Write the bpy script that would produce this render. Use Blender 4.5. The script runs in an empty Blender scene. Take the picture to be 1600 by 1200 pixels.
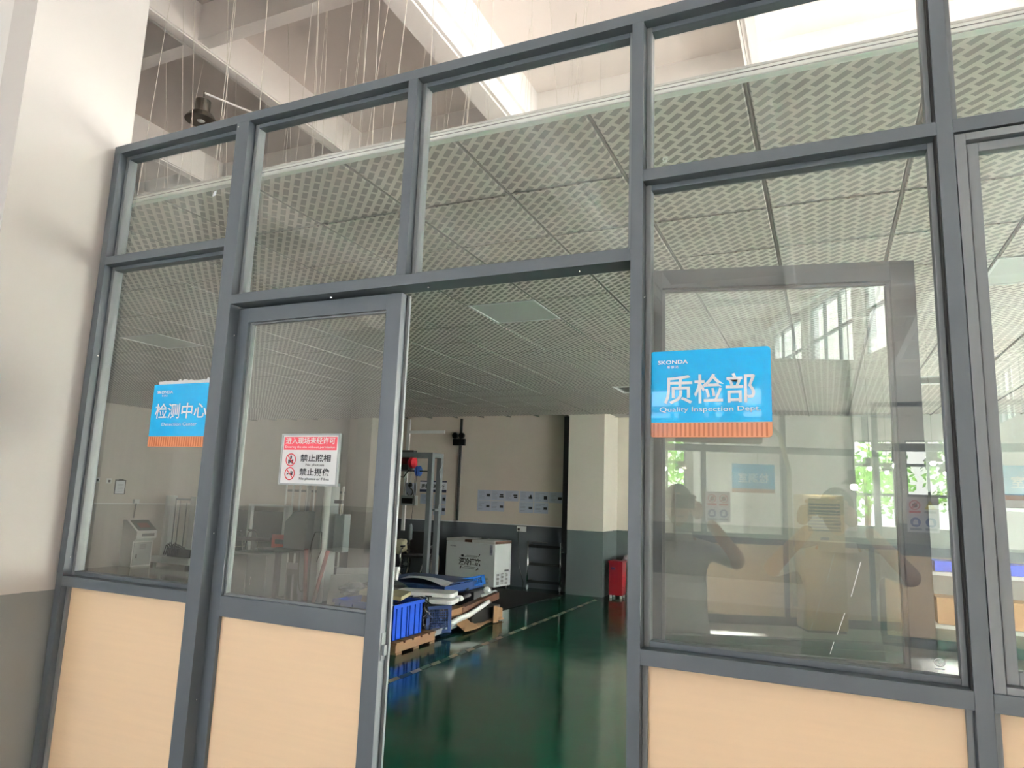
import bpy, bmesh, math, random
from mathutils import Vector, Matrix, noise as mnoise

random.seed(7)
SC = bpy.context.scene
COL = SC.collection
PI = math.pi

# ------------------------------------------------------------------ camera
CAM = bpy.data.cameras.new('camera')
CAM.sensor_width = 36.0
CAM.lens = 1073.53 / 1600 * 36
CAM.clip_start = 0.01
CAM.clip_end = 400
cam = bpy.data.objects.new('camera', CAM)
COL.objects.link(cam)
RT = Vector((0.91114728, 0.41049508, 0.03611672))
UP = Vector((0.03305185, -0.1601617, 0.98653728))
FW = Vector((-0.41075322, 0.89768704, 0.15949852))
S0 = 1.7841
CPOS = Vector((0, -S0, 1.7))
cam.matrix_world = Matrix((
    (RT.x, UP.x, -FW.x, CPOS.x), (RT.y, UP.y, -FW.y, CPOS.y),
    (RT.z, UP.z, -FW.z, CPOS.z), (0, 0, 0, 1)))
SC.camera = cam

# ------------------------------------------------------------------ light and exposure
SC.view_settings.view_transform = 'Standard'
SC.view_settings.look = 'None'
SC.view_settings.gamma = 1.0
SC.view_settings.use_curve_mapping = False
SC.view_settings.exposure = 0.6
SKY_STRENGTH = 5.0

W = bpy.data.worlds.new('sky')
SC.world = W
W.use_nodes = True
wn, wl = W.node_tree.nodes, W.node_tree.links
wn.clear()
wo = wn.new('ShaderNodeOutputWorld')
wb = wn.new('ShaderNodeBackground')
wc = wn.new('ShaderNodeTexCoord')
wz = wn.new('ShaderNodeTexNoise')
wz.inputs['Scale'].default_value = 2.2
wz.inputs['Detail'].default_value = 5
wr = wn.new('ShaderNodeValToRGB')
wr.color_ramp.elements[0].position = 0.40
wr.color_ramp.elements[0].color = (0.50, 0.70, 1.0, 1)
wr.color_ramp.elements[1].position = 0.58
wr.color_ramp.elements[1].color = (1.0, 0.98, 0.95, 1)
wl.new(wc.outputs['Generated'], wz.inputs['Vector'])
wl.new(wz.outputs['Fac'], wr.inputs['Fac'])
wl.new(wr.outputs['Color'], wb.inputs['Color'])
wb.inputs['Strength'].default_value = SKY_STRENGTH
wl.new(wb.outputs['Background'], wo.inputs['Surface'])

def portal(name, loc, sx, sy, direction):
    l = bpy.data.lights.new(name, 'AREA')
    l.shape = 'RECTANGLE'
    l.size, l.size_y = sx, sy
    l.cycles.is_portal = True
    o = bpy.data.objects.new(name, l)
    COL.objects.link(o)
    o.location = loc
    o.rotation_euler = Vector(direction).to_track_quat('-Z', 'Y').to_euler()
    return o

SUN = bpy.data.lights.new('sun', 'SUN')
SUN.energy = 270.0
SUN.angle = math.radians(4)
SUN.color = (1.0, .975, .95)
sun = bpy.data.objects.new('sun', SUN)
COL.objects.link(sun)
sun.location = (20, -6, 20)
sun.rotation_euler = Vector((-1.0, .16, -1.42)).to_track_quat('-Z', 'Y').to_euler()

XR = 5.2          # inner face of the long window wall on the right
YG = -15.0        # rear wall of the hall
YB = 10.5         # back wall of the room
YB2 = 11.05       # back wall right of the pillar
XL = -13.1        # left wall
ZS = 6.7          # underside of the concrete slab
ZC = 3.2076       # underside of the suspended ceiling
portal('portal_clerestory', (XR + .12, -9.0, 5.37), 34, 1.5, (-1, 0, 0))
portal('portal_room_windows', (XR + .12, 5.8, 1.65), 6.6, 3.0, (-1, 0, 0))
portal('portal_added_opening', (-7.85, YG - .12, 2.4), 6.3, 4.8, (0, 1, 0))

try:
    SC.cycles.max_bounces = 10
    SC.cycles.diffuse_bounces = 6
    SC.cycles.glossy_bounces = 5
    SC.cycles.transparent_max_bounces = 24
    SC.cycles.sample_clamp_indirect = 12.0
    SC.cycles.use_denoising = True
    SC.cycles.caustics_reflective = False
    SC.cycles.caustics_refractive = False
except Exception:
    pass

# ------------------------------------------------------------------ materials
def lin(c):
    if isinstance(c, str):
        c = tuple(int(c[i:i + 2], 16) / 255 for i in (0, 2, 4))
    return tuple((x / 12.92 if x <= .04045 else ((x + .055) / 1.055) ** 2.4) for x in c) + (1.0,)

def mat(name, col, rough=.55, metal=0., spec=.5, var=0., vscale=6., bump=0., bscale=60., coat=0., stretch=None, alpha=None):
    m = bpy.data.materials.new(name)
    m.use_nodes = True
    nt = m.node_tree
    b = nt.nodes['Principled BSDF']
    b.inputs['Base Color'].default_value = lin(col)
    b.inputs['Roughness'].default_value = rough
    b.inputs['Metallic'].default_value = metal
    b.inputs['Specular IOR Level'].default_value = spec
    if coat:
        b.inputs['Coat Weight'].default_value = coat
        b.inputs['Coat Roughness'].default_value = .08
    if var or bump:
        tc = nt.nodes.new('ShaderNodeTexCoord')
        mp = nt.nodes.new('ShaderNodeMapping')
        if stretch:
            mp.inputs['Scale'].default_value = stretch
        nt.links.new(tc.outputs['Object'], mp.inputs['Vector'])
    if var:
        n = nt.nodes.new('ShaderNodeTexNoise')
        n.inputs['Scale'].default_value = vscale
        n.inputs['Detail'].default_value = 5
        nt.links.new(mp.outputs['Vector'], n.inputs['Vector'])
        mx = nt.nodes.new('ShaderNodeMix')
        mx.data_type = 'RGBA'
        c = lin(col)
        mx.inputs['A'].default_value = tuple(x * (1 - var) for x in c[:3]) + (1,)
        mx.inputs['B'].default_value = tuple(min(1, x * (1 + var)) for x in c[:3]) + (1,)
        nt.links.new(n.outputs['Fac'], mx.inputs['Factor'])
        nt.links.new(mx.outputs['Result'], b.inputs['Base Color'])
    if bump:
        n2 = nt.nodes.new('ShaderNodeTexNoise')
        n2.inputs['Scale'].default_value = bscale
        nt.links.new(mp.outputs['Vector'], n2.inputs['Vector'])
        bp = nt.nodes.new('ShaderNodeBump')
        bp.inputs['Strength'].default_value = bump
        bp.inputs['Distance'].default_value = .01
        nt.links.new(n2.outputs['Fac'], bp.inputs['Height'])
        nt.links.new(bp.outputs['Normal'], b.inputs['Normal'])
    return m

def emit(name, col, strength):
    m = bpy.data.materials.new(name)
    m.use_nodes = True
    b = m.node_tree.nodes['Principled BSDF']
    b.inputs['Base Color'].default_value = (0, 0, 0, 1)
    b.inputs['Emission Color'].default_value = lin(col)
    b.inputs['Emission Strength'].default_value = strength
    return m

def glass_mat(name, tint=(.965, .975, .965), haze=.03, gain=2.0, streak=(30, 30, 1.2)):
    """Flat clear pane: fresnel mirror over straight transmission, a little dust."""
    m = bpy.data.materials.new(name)
    m.use_nodes = True
    nt = m.node_tree
    nt.nodes.clear()
    N, L = nt.nodes.new, nt.links.new
    out = N('ShaderNodeOutputMaterial')
    tr = N('ShaderNodeBsdfTransparent'); tr.inputs['Color'].default_value = (*tint, 1)
    df = N('ShaderNodeBsdfDiffuse'); df.inputs['Color'].default_value = (.62, .62, .60, 1)
    gl = N('ShaderNodeBsdfGlossy'); gl.inputs['Roughness'].default_value = 0.0
    gl.inputs['Color'].default_value = (.97, 1, .98, 1)
    fr = N('ShaderNodeFresnel'); fr.inputs['IOR'].default_value = 1.5
    ge = N('ShaderNodeNewGeometry')
    tc = N('ShaderNodeTexCoord'); mp = N('ShaderNodeMapping'); mp.inputs['Scale'].default_value = streak
    nz = N('ShaderNodeTexNoise'); nz.inputs['Scale'].default_value = 1.0; nz.inputs['Detail'].default_value = 6
    L(tc.outputs['Object'], mp.inputs['Vector']); L(mp.outputs['Vector'], nz.inputs['Vector'])
    hz = N('ShaderNodeMath'); hz.operation = 'MULTIPLY'; hz.inputs[1].default_value = haze * 2
    L(nz.outputs['Fac'], hz.inputs[0])
    inv = N('ShaderNodeMath'); inv.operation = 'SUBTRACT'; inv.inputs[0].default_value = 1
    L(ge.outputs['Backfacing'], inv.inputs[1])
    a = N('ShaderNodeMath'); a.operation = 'MULTIPLY'; a.inputs[1].default_value = gain; a.use_clamp = True
    L(fr.outputs['Fac'], a.inputs[0])
    a2 = N('ShaderNodeMath'); a2.operation = 'MULTIPLY'
    L(a.outputs[0], a2.inputs[0]); L(inv.outputs[0], a2.inputs[1])
    h2 = N('ShaderNodeMath'); h2.operation = 'MULTIPLY'
    L(hz.outputs[0], h2.inputs[0]); L(inv.outputs[0], h2.inputs[1])
    m1 = N('ShaderNodeMixShader'); m2 = N('ShaderNodeMixShader')
    L(h2.outputs[0], m1.inputs['Fac']); L(tr.outputs[0], m1.inputs[1]); L(df.outputs[0], m1.inputs[2])
    L(a2.outputs[0], m2.inputs['Fac']); L(m1.outputs[0], m2.inputs[1]); L(gl.outputs[0], m2.inputs[2])
    L(m2.outputs[0], out.inputs['Surface'])
    return m

def tile_mat():
    """White acoustic board printed with rows of grey oblongs set on the diagonal."""
    m = bpy.data.materials.new('acoustic_tile')
    m.use_nodes = True
    nt = m.node_tree
    N, L = nt.nodes.new, nt.links.new
    b = nt.nodes['Principled BSDF']
    b.inputs['Roughness'].default_value = .6
    tc = N('ShaderNodeTexCoord')
    mp = N('ShaderNodeMapping')
    mp.inputs['Rotation'].default_value = (0, 0, PI / 4)
    mp.inputs['Scale'].default_value = (1, 1, 1)
    L(tc.outputs['Object'], mp.inputs['Vector'])
    br = N('ShaderNodeTexBrick')
    br.offset = .5
    br.inputs['Color1'].default_value = lin('8a8580')
    br.inputs['Color2'].default_value = lin('837e79')
    br.inputs['Mortar'].default_value = lin('d8d1cb')
    br.inputs['Scale'].default_value = 1.0
    br.inputs['Brick Width'].default_value = .0943
    br.inputs['Row Height'].default_value = .0471
    br.inputs['Mortar Size'].default_value = .0105
    br.inputs['Mortar Smooth'].default_value = .1
    # oblongs run along (-1,+1): rotate so that local x is that direction
    mp.inputs['Rotation'].default_value = (0, 0, PI / 4)
    L(mp.outputs['Vector'], br.inputs['Vector'])
    L(br.outputs['Color'], b.inputs['Base Color'])
    return m

def floor_mat(name, col, rough=.1):
    m = bpy.data.materials.new(name)
    m.use_nodes = True
    nt = m.node_tree
    N, L = nt.nodes.new, nt.links.new
    b = nt.nodes['Principled BSDF']
    b.inputs['Specular IOR Level'].default_value = .3
    tc = N('ShaderNodeTexCoord')
    n = N('ShaderNodeTexNoise'); n.inputs['Scale'].default_value = 1.3; n.inputs['Detail'].default_value = 8; n.inputs['Roughness'].default_value = .65
    L(tc.outputs['Object'], n.inputs['Vector'])
    r = N('ShaderNodeValToRGB')
    c = lin(col)
    r.color_ramp.elements[0].position = .3; r.color_ramp.elements[0].color = tuple(x * .8 for x in c[:3]) + (1,)
    r.color_ramp.elements[1].position = .75; r.color_ramp.elements[1].color = tuple(x * 1.25 for x in c[:3]) + (1,)
    L(n.outputs['Fac'], r.inputs['Fac']); L(r.outputs['Color'], b.inputs['Base Color'])
    rr = N('ShaderNodeMapRange')
    rr.inputs['To Min'].default_value = rough * .55; rr.inputs['To Max'].default_value = rough * 1.6
    n3 = N('ShaderNodeTexNoise'); n3.inputs['Scale'].default_value = 3.1; n3.inputs['Detail'].default_value = 6
    L(tc.outputs['Object'], n3.inputs['Vector'])
    L(n3.outputs['Fac'], rr.inputs['Value']); L(rr.outputs['Result'], b.inputs['Roughness'])
    n2 = N('ShaderNodeTexNoise'); n2.inputs['Scale'].default_value = 2.2
    L(tc.outputs['Object'], n2.inputs['Vector'])
    bp = N('ShaderNodeBump'); bp.inputs['Strength'].default_value = .05; bp.inputs['Distance'].default_value = .02
    L(n2.outputs['Fac'], bp.inputs['Height']); L(bp.outputs['Normal'], b.inputs['Normal'])
    return m

def dado_mat(name, upper, lower, z):
    """One wall painted in two colours that meet at height z."""
    m = bpy.data.materials.new(name)
    m.use_nodes = True
    nt = m.node_tree
    N, L = nt.nodes.new, nt.links.new
    b = nt.nodes['Principled BSDF']
    b.inputs['Roughness'].default_value = .55
    g = N('ShaderNodeNewGeometry'); sp = N('ShaderNodeSeparateXYZ')
    L(g.outputs['Position'], sp.inputs[0])
    nz = N('ShaderNodeTexNoise'); nz.inputs['Scale'].default_value = 1.6; nz.inputs['Detail'].default_value = 6
    L(g.outputs['Position'], nz.inputs['Vector'])
    n4 = N('ShaderNodeTexNoise'); n4.inputs['Scale'].default_value = 9
    L(g.outputs['Position'], n4.inputs['Vector'])
    wob = N('ShaderNodeMath'); wob.operation = 'MULTIPLY_ADD'; wob.inputs[1].default_value = .012
    L(n4.outputs['Fac'], wob.inputs[0]); L(sp.outputs['Z'], wob.inputs[2])
    gt = N('ShaderNodeMath'); gt.operation = 'GREATER_THAN'; gt.inputs[1].default_value = z + .006
    L(wob.outputs[0], gt.inputs[0])
    mx = N('ShaderNodeMix'); mx.data_type = 'RGBA'
    mx.inputs['A'].default_value = lin(lower); mx.inputs['B'].default_value = lin(upper)
    L(gt.outputs[0], mx.inputs['Factor'])
    mv = N('ShaderNodeMapRange'); mv.inputs['To Min'].default_value = .90; mv.inputs['To Max'].default_value = 1.06
    L(nz.outputs['Fac'], mv.inputs['Value'])
    ml = N('ShaderNodeMix'); ml.data_type = 'RGBA'; ml.blend_type = 'MULTIPLY'; ml.inputs['Factor'].default_value = 1
    L(mx.outputs['Result'], ml.inputs['A']); L(mv.outputs['Result'], ml.inputs['B'])
    L(ml.outputs['Result'], b.inputs['Base Color'])
    bp = N('ShaderNodeBump'); bp.inputs['Strength'].default_value = .15; bp.inputs['Distance'].default_value = .01
    L(n4.outputs['Fac'], bp.inputs['Height']); L(bp.outputs['Normal'], b.inputs['Normal'])
    return m

FRAME = mat('grey_aluminium', '535b62', .42, .0, .5, var=.04, vscale=3)
FRAME_L = mat('grey_aluminium_sash_lit_bead', '74797d', .4, 0, .5, var=.05, vscale=40, stretch=(6, 6, .2))
GASKET = mat('black_gasket', '1c1c1d', .7)
PEACH = mat('peach_laminate', 'f0d2ae', .5, var=.05, vscale=2.2, stretch=(1.2, 1.2, 26))
GLASS = glass_mat('clear_glass', haze=.06, gain=3.0)
GLASS_D = glass_mat('door_glass', tint=(.85, .885, .865), haze=.08, gain=5.0)
GLASS_F = glass_mat('far_glass', haze=.0, gain=1.6)
TILE = tile_mat()
TEE = mat('ceiling_tee', '74726d', .6, 0)
FASCIA = mat('white_trim', 'f8faf6', .5)
CONC = mat('painted_concrete', 'f0eae7', .8, var=.05, vscale=1.1, bump=.12, bscale=14)
SLABM = mat('slab_paint', 'ded5d0', .85, var=.06, vscale=.7)
COLM = dado_mat('column_paint', 'd0cbc7', '8f9393', 1.276)
BACKM = dado_mat('back_wall_paint', 'dbd0c5', '4d5359', 1.14)
LEFTM = dado_mat('left_wall_paint', 'd2cac1', 'bfb9b1', 1.24)
PILM = dado_mat('pillar_paint', 'ddd7cd', '525d5e', 1.12)
DIMW = dado_mat('dimmed_wall', '7f8582', '4b5356', 1.12)
HALLM = dado_mat('hall_wall_paint', 'e6e3df', '8c8d8b', 1.2)
FLOORM = floor_mat('green_epoxy', '0b3d2d', .11)
def translucent(name, col):
    m = bpy.data.materials.new(name); m.use_nodes = True
    nt = m.node_tree; nt.nodes.clear()
    o = nt.nodes.new('ShaderNodeOutputMaterial'); t = nt.nodes.new('ShaderNodeBsdfTranslucent'); d = nt.nodes.new('ShaderNodeBsdfDiffuse')
    x = nt.nodes.new('ShaderNodeMixShader'); x.inputs['Fac'].default_value = .06
    t.inputs['Color'].default_value = d.inputs['Color'].default_value = lin(col)
    nt.links.new(t.outputs[0], x.inputs[1]); nt.links.new(d.outputs[0], x.inputs[2]); nt.links.new(x.outputs[0], o.inputs['Surface'])
    return m
SCRIM = translucent('light_scrim_cloth', 'f4f3f0')
HALLF = mat('pale_concrete_floor', 'cbc9c6', .5, var=.08, vscale=1.2)
BLUE = mat('sign_blue', '00a9e6', .02, 0, .5, coat=.4)
ORANGE = mat('sign_timber_stripe', 'cf8a63', .15, coat=.3)
ORANGE_D = mat('sign_timber_dark', 'a8643f', .15, coat=.3)
LETTER = mat('white_letter', 'eef1f6', .3)
WHITE = mat('white_plastic', 'e8eaea', .35)
PANELW = mat('white_moulding', 'fafafa', .45)
PAPER = mat('paper', 'e3e5ec', .7)
PAPERB = mat('bluish_paper', 'b9c0d2', .7)
INK = mat('black_ink', '24242a', .6)
INKS = mat('grey_ink', '8d90a0', .7)
RED = mat('signal_red', 'cf2b3c', .4)
REDP = mat('sign_red', 'e0475a', .4)
CABRED = mat('cabinet_red', '600a13', .4)
NAVY = mat('navy_print', '20264a', .5)
BLACK = mat('black_plastic', '151517', .45)
DARK = mat('dark_grey', '3a3b3d', .5)
CHROME = mat('chrome', 'd8d8d8', .18, 1.0)
STEEL = mat('brushed_steel', 'a9adb0', .35, .9)
GREYP = mat('grey_powder_coat', '71787c', .5)
GREYC = mat('pale_grey_cabinet', 'a9b0b2', .5)
FREEZ = mat('freezer_white', 'f0f6f8', .35, var=.02)
WOOD = mat('pallet_wood', '6c5139', .75, var=.25, vscale=8, stretch=(1, 14, 14), bump=.2, bscale=30)
WOODD = mat('dark_board', '4a2f20', .6, var=.2, vscale=8)
CARD = mat('cardboard', '755a3f', .8, var=.1, vscale=5)
BIN = mat('blue_bin_plastic', '0e3c9c', .4, var=.08, vscale=4)
BIN2 = mat('pale_blue_plastic', '2c6fc4', .4)
BIN3 = mat('dull_blue_plastic', '16315f', .5)
FOAM = mat('white_foam', 'eceded', .6, bump=.25, bscale=90)
BAG = mat('grey_plastic_film', '5d6163', .3, var=.3, vscale=14)
BEIGE = mat('beige_board', 'a49d7c', .6)
MAT = mat('black_rubber_mat', '1a1b1d', .8, 0, .12, var=.2, vscale=6)
IVORY = mat('ivory_cloth', 'd9cfb0', .7, var=.15, vscale=14)
ORP = mat('orange_red_panel', 'e2573b', .45)
GOLD = mat('gold_air_conditioner', 'd8b87a', .35, .15, coat=.4)
SKIN = mat('skin', 'b98c70', .5)
SHIRT = mat('white_shirt', 'd9d9d6', .8, bump=.3, bscale=20)
TROUS = mat('dark_trousers', '26282d', .8)
HAIR = mat('black_hair', '141210', .5)
LAMPM = mat('lamp_shade_metal', '6a6258', .35, .6, var=.2)
WIRE = mat('galvanised_wire', 'd5cfc4', .4, .3)
CABLE = mat('black_cable', '141414', .5)
HOSE = mat('dark_red_hose', '6e1a22', .5)
GLOW = emit('lamp_glow', 'ffffff', 60)
YEL = mat('safety_yellow', 'd8c63a', .5)
SIGNB = mat('safety_blue', '2450a0', .5)
TAPE = mat('tape_pale', '8d7d6a', .6)
TAPED = mat('tape_dark', '20302a', .5)
GROUND = mat('outdoor_paving', '8f8f88', .9, var=.1, vscale=.5)
LEAF = mat('tree_leaf', '6e9a35', .6, var=.3, vscale=3)
BARK = mat('tree_bark', '5a4636', .9)
FARROOF = mat('far_roof', '8fa3ad', .6)
DIFFUSER = mat('lamp_diffuser', 'c9ccc8', .4)

# ------------------------------------------------------------------ mesh helpers
class M:
    def __init__(s):
        s.v, s.f = [], []
    def add(s, vs, fs):
        k = len(s.v)
        s.v += [Vector(p) for p in vs]
        s.f += [tuple(i + k for i in f) for f in fs]
        return s
    def box(s, x0, x1, y0, y1, z0, z1):
        return s.add([(x0, y0, z0), (x1, y0, z0), (x1, y1, z0), (x0, y1, z0), (x0, y0, z1), (x1, y0, z1), (x1, y1, z1), (x0, y1, z1)],
                     [(0, 3, 2, 1), (4, 5, 6, 7), (0, 1, 5, 4), (1, 2, 6, 5), (2, 3, 7, 6), (3, 0, 4, 7)])
    def obox(s, c, size, rot=(0, 0, 0)):
        from mathutils import Euler
        R = Euler(rot).to_matrix()
        h = [x / 2 for x in size]
        c = Vector(c)
        vs = [c + R @ Vector((a * h[0], b * h[1], d * h[2])) for d in (-1, 1) for a, b in ((-1, -1), (1, -1), (1, 1), (-1, 1))]
        return s.add(vs, [(0, 3, 2, 1), (4, 5, 6, 7), (0, 1, 5, 4), (1, 2, 6, 5), (2, 3, 7, 6), (3, 0, 4, 7)])
    def tube(s, pts, r, n=8, caps=True):
        pts = [Vector(p) for p in pts]
        rs = r if isinstance(r, (list, tuple)) else [r] * len(pts)
        rings = []
        ref = None
        for i, p in enumerate(pts):
            t = (pts[min(i + 1, len(pts) - 1)] - pts[max(i - 1, 0)]).normalized()
            if ref is None:
                ref = t.orthogonal().normalized()
            u = (ref - t * ref.dot(t))
            u = u.normalized() if u.length > 1e-6 else t.orthogonal().normalized()
            ref = u
            w = t.cross(u)
            rings.append([p + (u * math.cos(2 * PI * k / n) + w * math.sin(2 * PI * k / n)) * rs[i] for k in range(n)])
        vs = [q for ring in rings for q in ring]
        fs = []
        for i in range(len(pts) - 1):
            for k in range(n):
                a, b = i * n + k, i * n + (k + 1) % n
                fs.append((a, b, b + n, a + n))
        if caps:
            fs.append(tuple(range(n))[::-1])
            fs.append(tuple((len(pts) - 1) * n + k for k in range(n)))
        return s.add(vs, fs)
    def lathe(s, c, prof, n=24, axis='Z'):
        c = Vector(c)
        vs, fs = [], []
        for r, h in prof:
            for k in range(n):
                a = 2 * PI * k / n
                x, y = r * math.cos(a), r * math.sin(a)
                vs.append(c + (Vector((x, y, h)) if axis == 'Z' else Vector((h, x, y)) if axis == 'X' else Vector((y, h, x))))
        for i in range(len(prof) - 1):
            for k in range(n):
                a, b = i * n + k, i * n + (k + 1) % n
                fs.append((a, b, b + n, a + n))
        if prof[0][0] > 1e-5: fs.append(tuple(range(n))[::-1])
        if prof[-1][0] > 1e-5: fs.append(tuple((len(prof) - 1) * n + k for k in range(n)))
        return s.add(vs, fs)
    def torus(s, c, R, r, axis='X', n=32, m=6):
        c = Vector(c)
        vs, fs = [], []
        for i in range(n):
            a = 2 * PI * i / n
            for j in range(m):
                b = 2 * PI * j / m
                q, h = R + r * math.cos(b), r * math.sin(b)
                x, y = q * math.cos(a), q * math.sin(a)
                vs.append(c + (Vector((h, x, y)) if axis == 'X' else Vector((x, h, y)) if axis == 'Y' else Vector((x, y, h))))
        for i in range(n):
            for j in range(m):
                a = i * m + j; b = i * m + (j + 1) % m
                a2 = ((i + 1) % n) * m + j; b2 = ((i + 1) % n) * m + (j + 1) % m
                fs.append((a, a2, b2, b))
        return s.add(vs, fs)
    def prism(s, poly, o, ux, uy, d):
        """Flat polygon poly (2d) in the plane (ux, uy) at o, thickened along d."""
        o, ux, uy, d = Vector(o), Vector(ux), Vector(uy), Vector(d)
        n = len(poly)
        a = [o + ux * p[0] + uy * p[1] for p in poly]
        return s.add(a + [q + d for q in a], [tuple(range(n)), tuple(range(2 * n - 1, n - 1, -1))] + [(i, i + n, (i + 1) % n + n, (i + 1) % n) for i in range(n)])
    def blob(s, c, rad, amp=.15, seed=0, sub=2, freq=1.5):
        bm = bmesh.new()
        bmesh.ops.create_icosphere(bm, subdivisions=sub, radius=1)
        vs = []
        for v in bm.verts:
            p = v.co.copy()
            k = 1 + amp * mnoise.noise(p * freq + Vector((seed * 3.1, seed * 1.7, 0)))
            vs.append(Vector(c) + Vector((p.x * rad[0], p.y * rad[1], p.z * rad[2])) * k)
        fs = [tuple(v.index for v in f.verts) for f in bm.faces]
        bm.free()
        return s.add(vs, fs)
    def sheet(s, fn, nu, nv, th=0.0):
        vs = [fn(i / nu, j / nv) for j in range(nv + 1) for i in range(nu + 1)]
        fs = [(j * (nu + 1) + i, j * (nu + 1) + i + 1, (j + 1) * (nu + 1) + i + 1, (j + 1) * (nu + 1) + i) for j in range(nv) for i in range(nu)]
        return s.add(vs, fs)
    def build(s, name, m, parent=None, bevel=0., smooth=False, solid=0., fix=True):
        off = Vector((0, 0, 0))
        p = parent
        while p is not None:
            off += p.location
            p = p.parent
        me = bpy.data.meshes.new(name)
        me.from_pydata([v - off for v in s.v] if parent is not None and not LOCAL[0] else s.v, [], s.f)
        me.materials.append(m)
        if bevel or fix:
            bm = bmesh.new(); bm.from_mesh(me)
            if fix: bmesh.ops.recalc_face_normals(bm, faces=bm.faces)
            if bevel:
                es = [e for e in bm.edges if e.is_manifold and e.calc_face_angle(0) > .5]
                bmesh.ops.bevel(bm, geom=es, offset=bevel, segments=2, affect='EDGES', profile=.7)
            bm.to_mesh(me); bm.free()
        if smooth:
            for q in me.polygons: q.use_smooth = True
        o = bpy.data.objects.new(name, me)
        COL.objects.link(o)
        if parent is not None: o.parent = parent
        if solid:
            md = o.modifiers.new('solid', 'SOLIDIFY'); md.thickness = solid; md.offset = 0
        return o
LOCAL = [False]   # True while a rotated thing is built in its own frame

def tag(o, label=None, cat=None, group=None, kind=None):
    if label: o['label'] = label
    if cat: o['category'] = cat
    if group: o['group'] = group
    if kind: o['kind'] = kind
    return o

def thing(name, label, cat, loc=(0, 0, 0), rz=0., group=None, kind=None):
    o = bpy.data.objects.new(name, None)
    o.empty_display_size = .1
    COL.objects.link(o)
    o.location = loc
    o.rotation_euler = (0, 0, rz)
    return tag(o, label, cat, group, kind)

def link_copy(src, name, parent, loc):
    o = src.copy()
    o.name = name
    COL.objects.link(o)
    o.parent = parent
    o.location = loc
    return o

_tc = {}
def text(body, size, o, ux, uy, m, parent, name='lettering', align='LEFT', bold=0., width=None, lift=.0012):
    """Flat lettering as a mesh: baseline starts at o, runs along ux, stands along uy."""
    key = (body, bold)
    if key not in _tc:
        c = bpy.data.curves.new('text', 'FONT')
        c.body = body
        c.offset = bold
        c.resolution_u = 3
        t = bpy.data.objects.new('text', c)
        COL.objects.link(t)
        bpy.context.view_layer.update()
        me = bpy.data.meshes.new_from_object(t.evaluated_get(bpy.context.evaluated_depsgraph_get()))
        _tc[key] = ([v.co.copy() for v in me.vertices], [tuple(p.vertices) for p in me.polygons])
        bpy.data.objects.remove(t); bpy.data.curves.remove(c); bpy.data.meshes.remove(me)
    vs, fs = _tc[key]
    o, ux, uy = Vector(o), Vector(ux).normalized(), Vector(uy).normalized()
    x0, x1 = min(v.x for v in vs), max(v.x for v in vs)
    sx = size
    if width: sx = width / (x1 - x0)
    sh = x0 if align == 'LEFT' else (x0 + x1) / 2 if align == 'CENTER' else x1
    nrm = ux.cross(uy)
    b = M()
    b.add([o + ux * ((v.x - sh) * sx) + uy * (v.y * size) + nrm * lift for v in vs], fs)
    return b.build(name, m, parent, fix=False)

def ringpoly(cx, cy, r, n=28):
    return [(cx + r * math.cos(2 * PI * k / n), cy + r * math.sin(2 * PI * k / n)) for k in range(n)]

def annulus(b, o, ux, uy, cx, cy, r0, r1, lift=0., n=28):
    o, ux, uy = Vector(o), Vector(ux), Vector(uy)
    nn = ux.cross(uy).normalized() * lift
    vs = []
    for k in range(n):
        a = 2 * PI * k / n
        for r in (r0, r1):
            vs.append(o + ux * (cx + r * math.cos(a)) + uy * (cy + r * math.sin(a)) + nn)
    b.add(vs, [(2 * k, 2 * k + 1, (2 * k + 3) % (2 * n), (2 * k + 2) % (2 * n)) for k in range(n)])
    return b

def flat(b, o, ux, uy, poly, lift=0.):
    o, ux, uy = Vector(o), Vector(ux), Vector(uy)
    nn = ux.cross(uy).normalized() * lift
    b.add([o + ux * p[0] + uy * p[1] + nn for p in poly], [tuple(range(len(poly)))])
    return b

def rect(x0, y0, x1, y1):
    return [(x0, y0), (x1, y0), (x1, y1), (x0, y1)]

X, Y, Z = Vector((1, 0, 0)), Vector((0, 1, 0)), Vector((0, 0, 1))

def px(p):
    q = Vector(p) - CPOS
    d = q.dot(FW)
    if d < .05: return None
    return 800 + 1073.53 * q.dot(RT) / d, 600 - 1073.53 * q.dot(UP) / d

# ================================================================== the setting
def struct(name, m, b, label, cat, **k):
    return tag(b.build(name, m, None, **k), label, cat, kind='structure')

struct('ground', GROUND, M().box(-60, 60, -80, 60, -.3, -.06), 'pale paving outside the building', 'ground')
floor = struct('floor', FLOORM, M().box(XL - .2, XR + .3, 0, YB2 + .2, -.05, 0), 'glossy green epoxy floor of the room behind the partition', 'floor')
struct('floor.001', HALLF, M().box(XL - .2, XR + .3, -30, 0, -.05, 0), 'pale concrete floor of the hall in front of the partition', 'floor')

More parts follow.
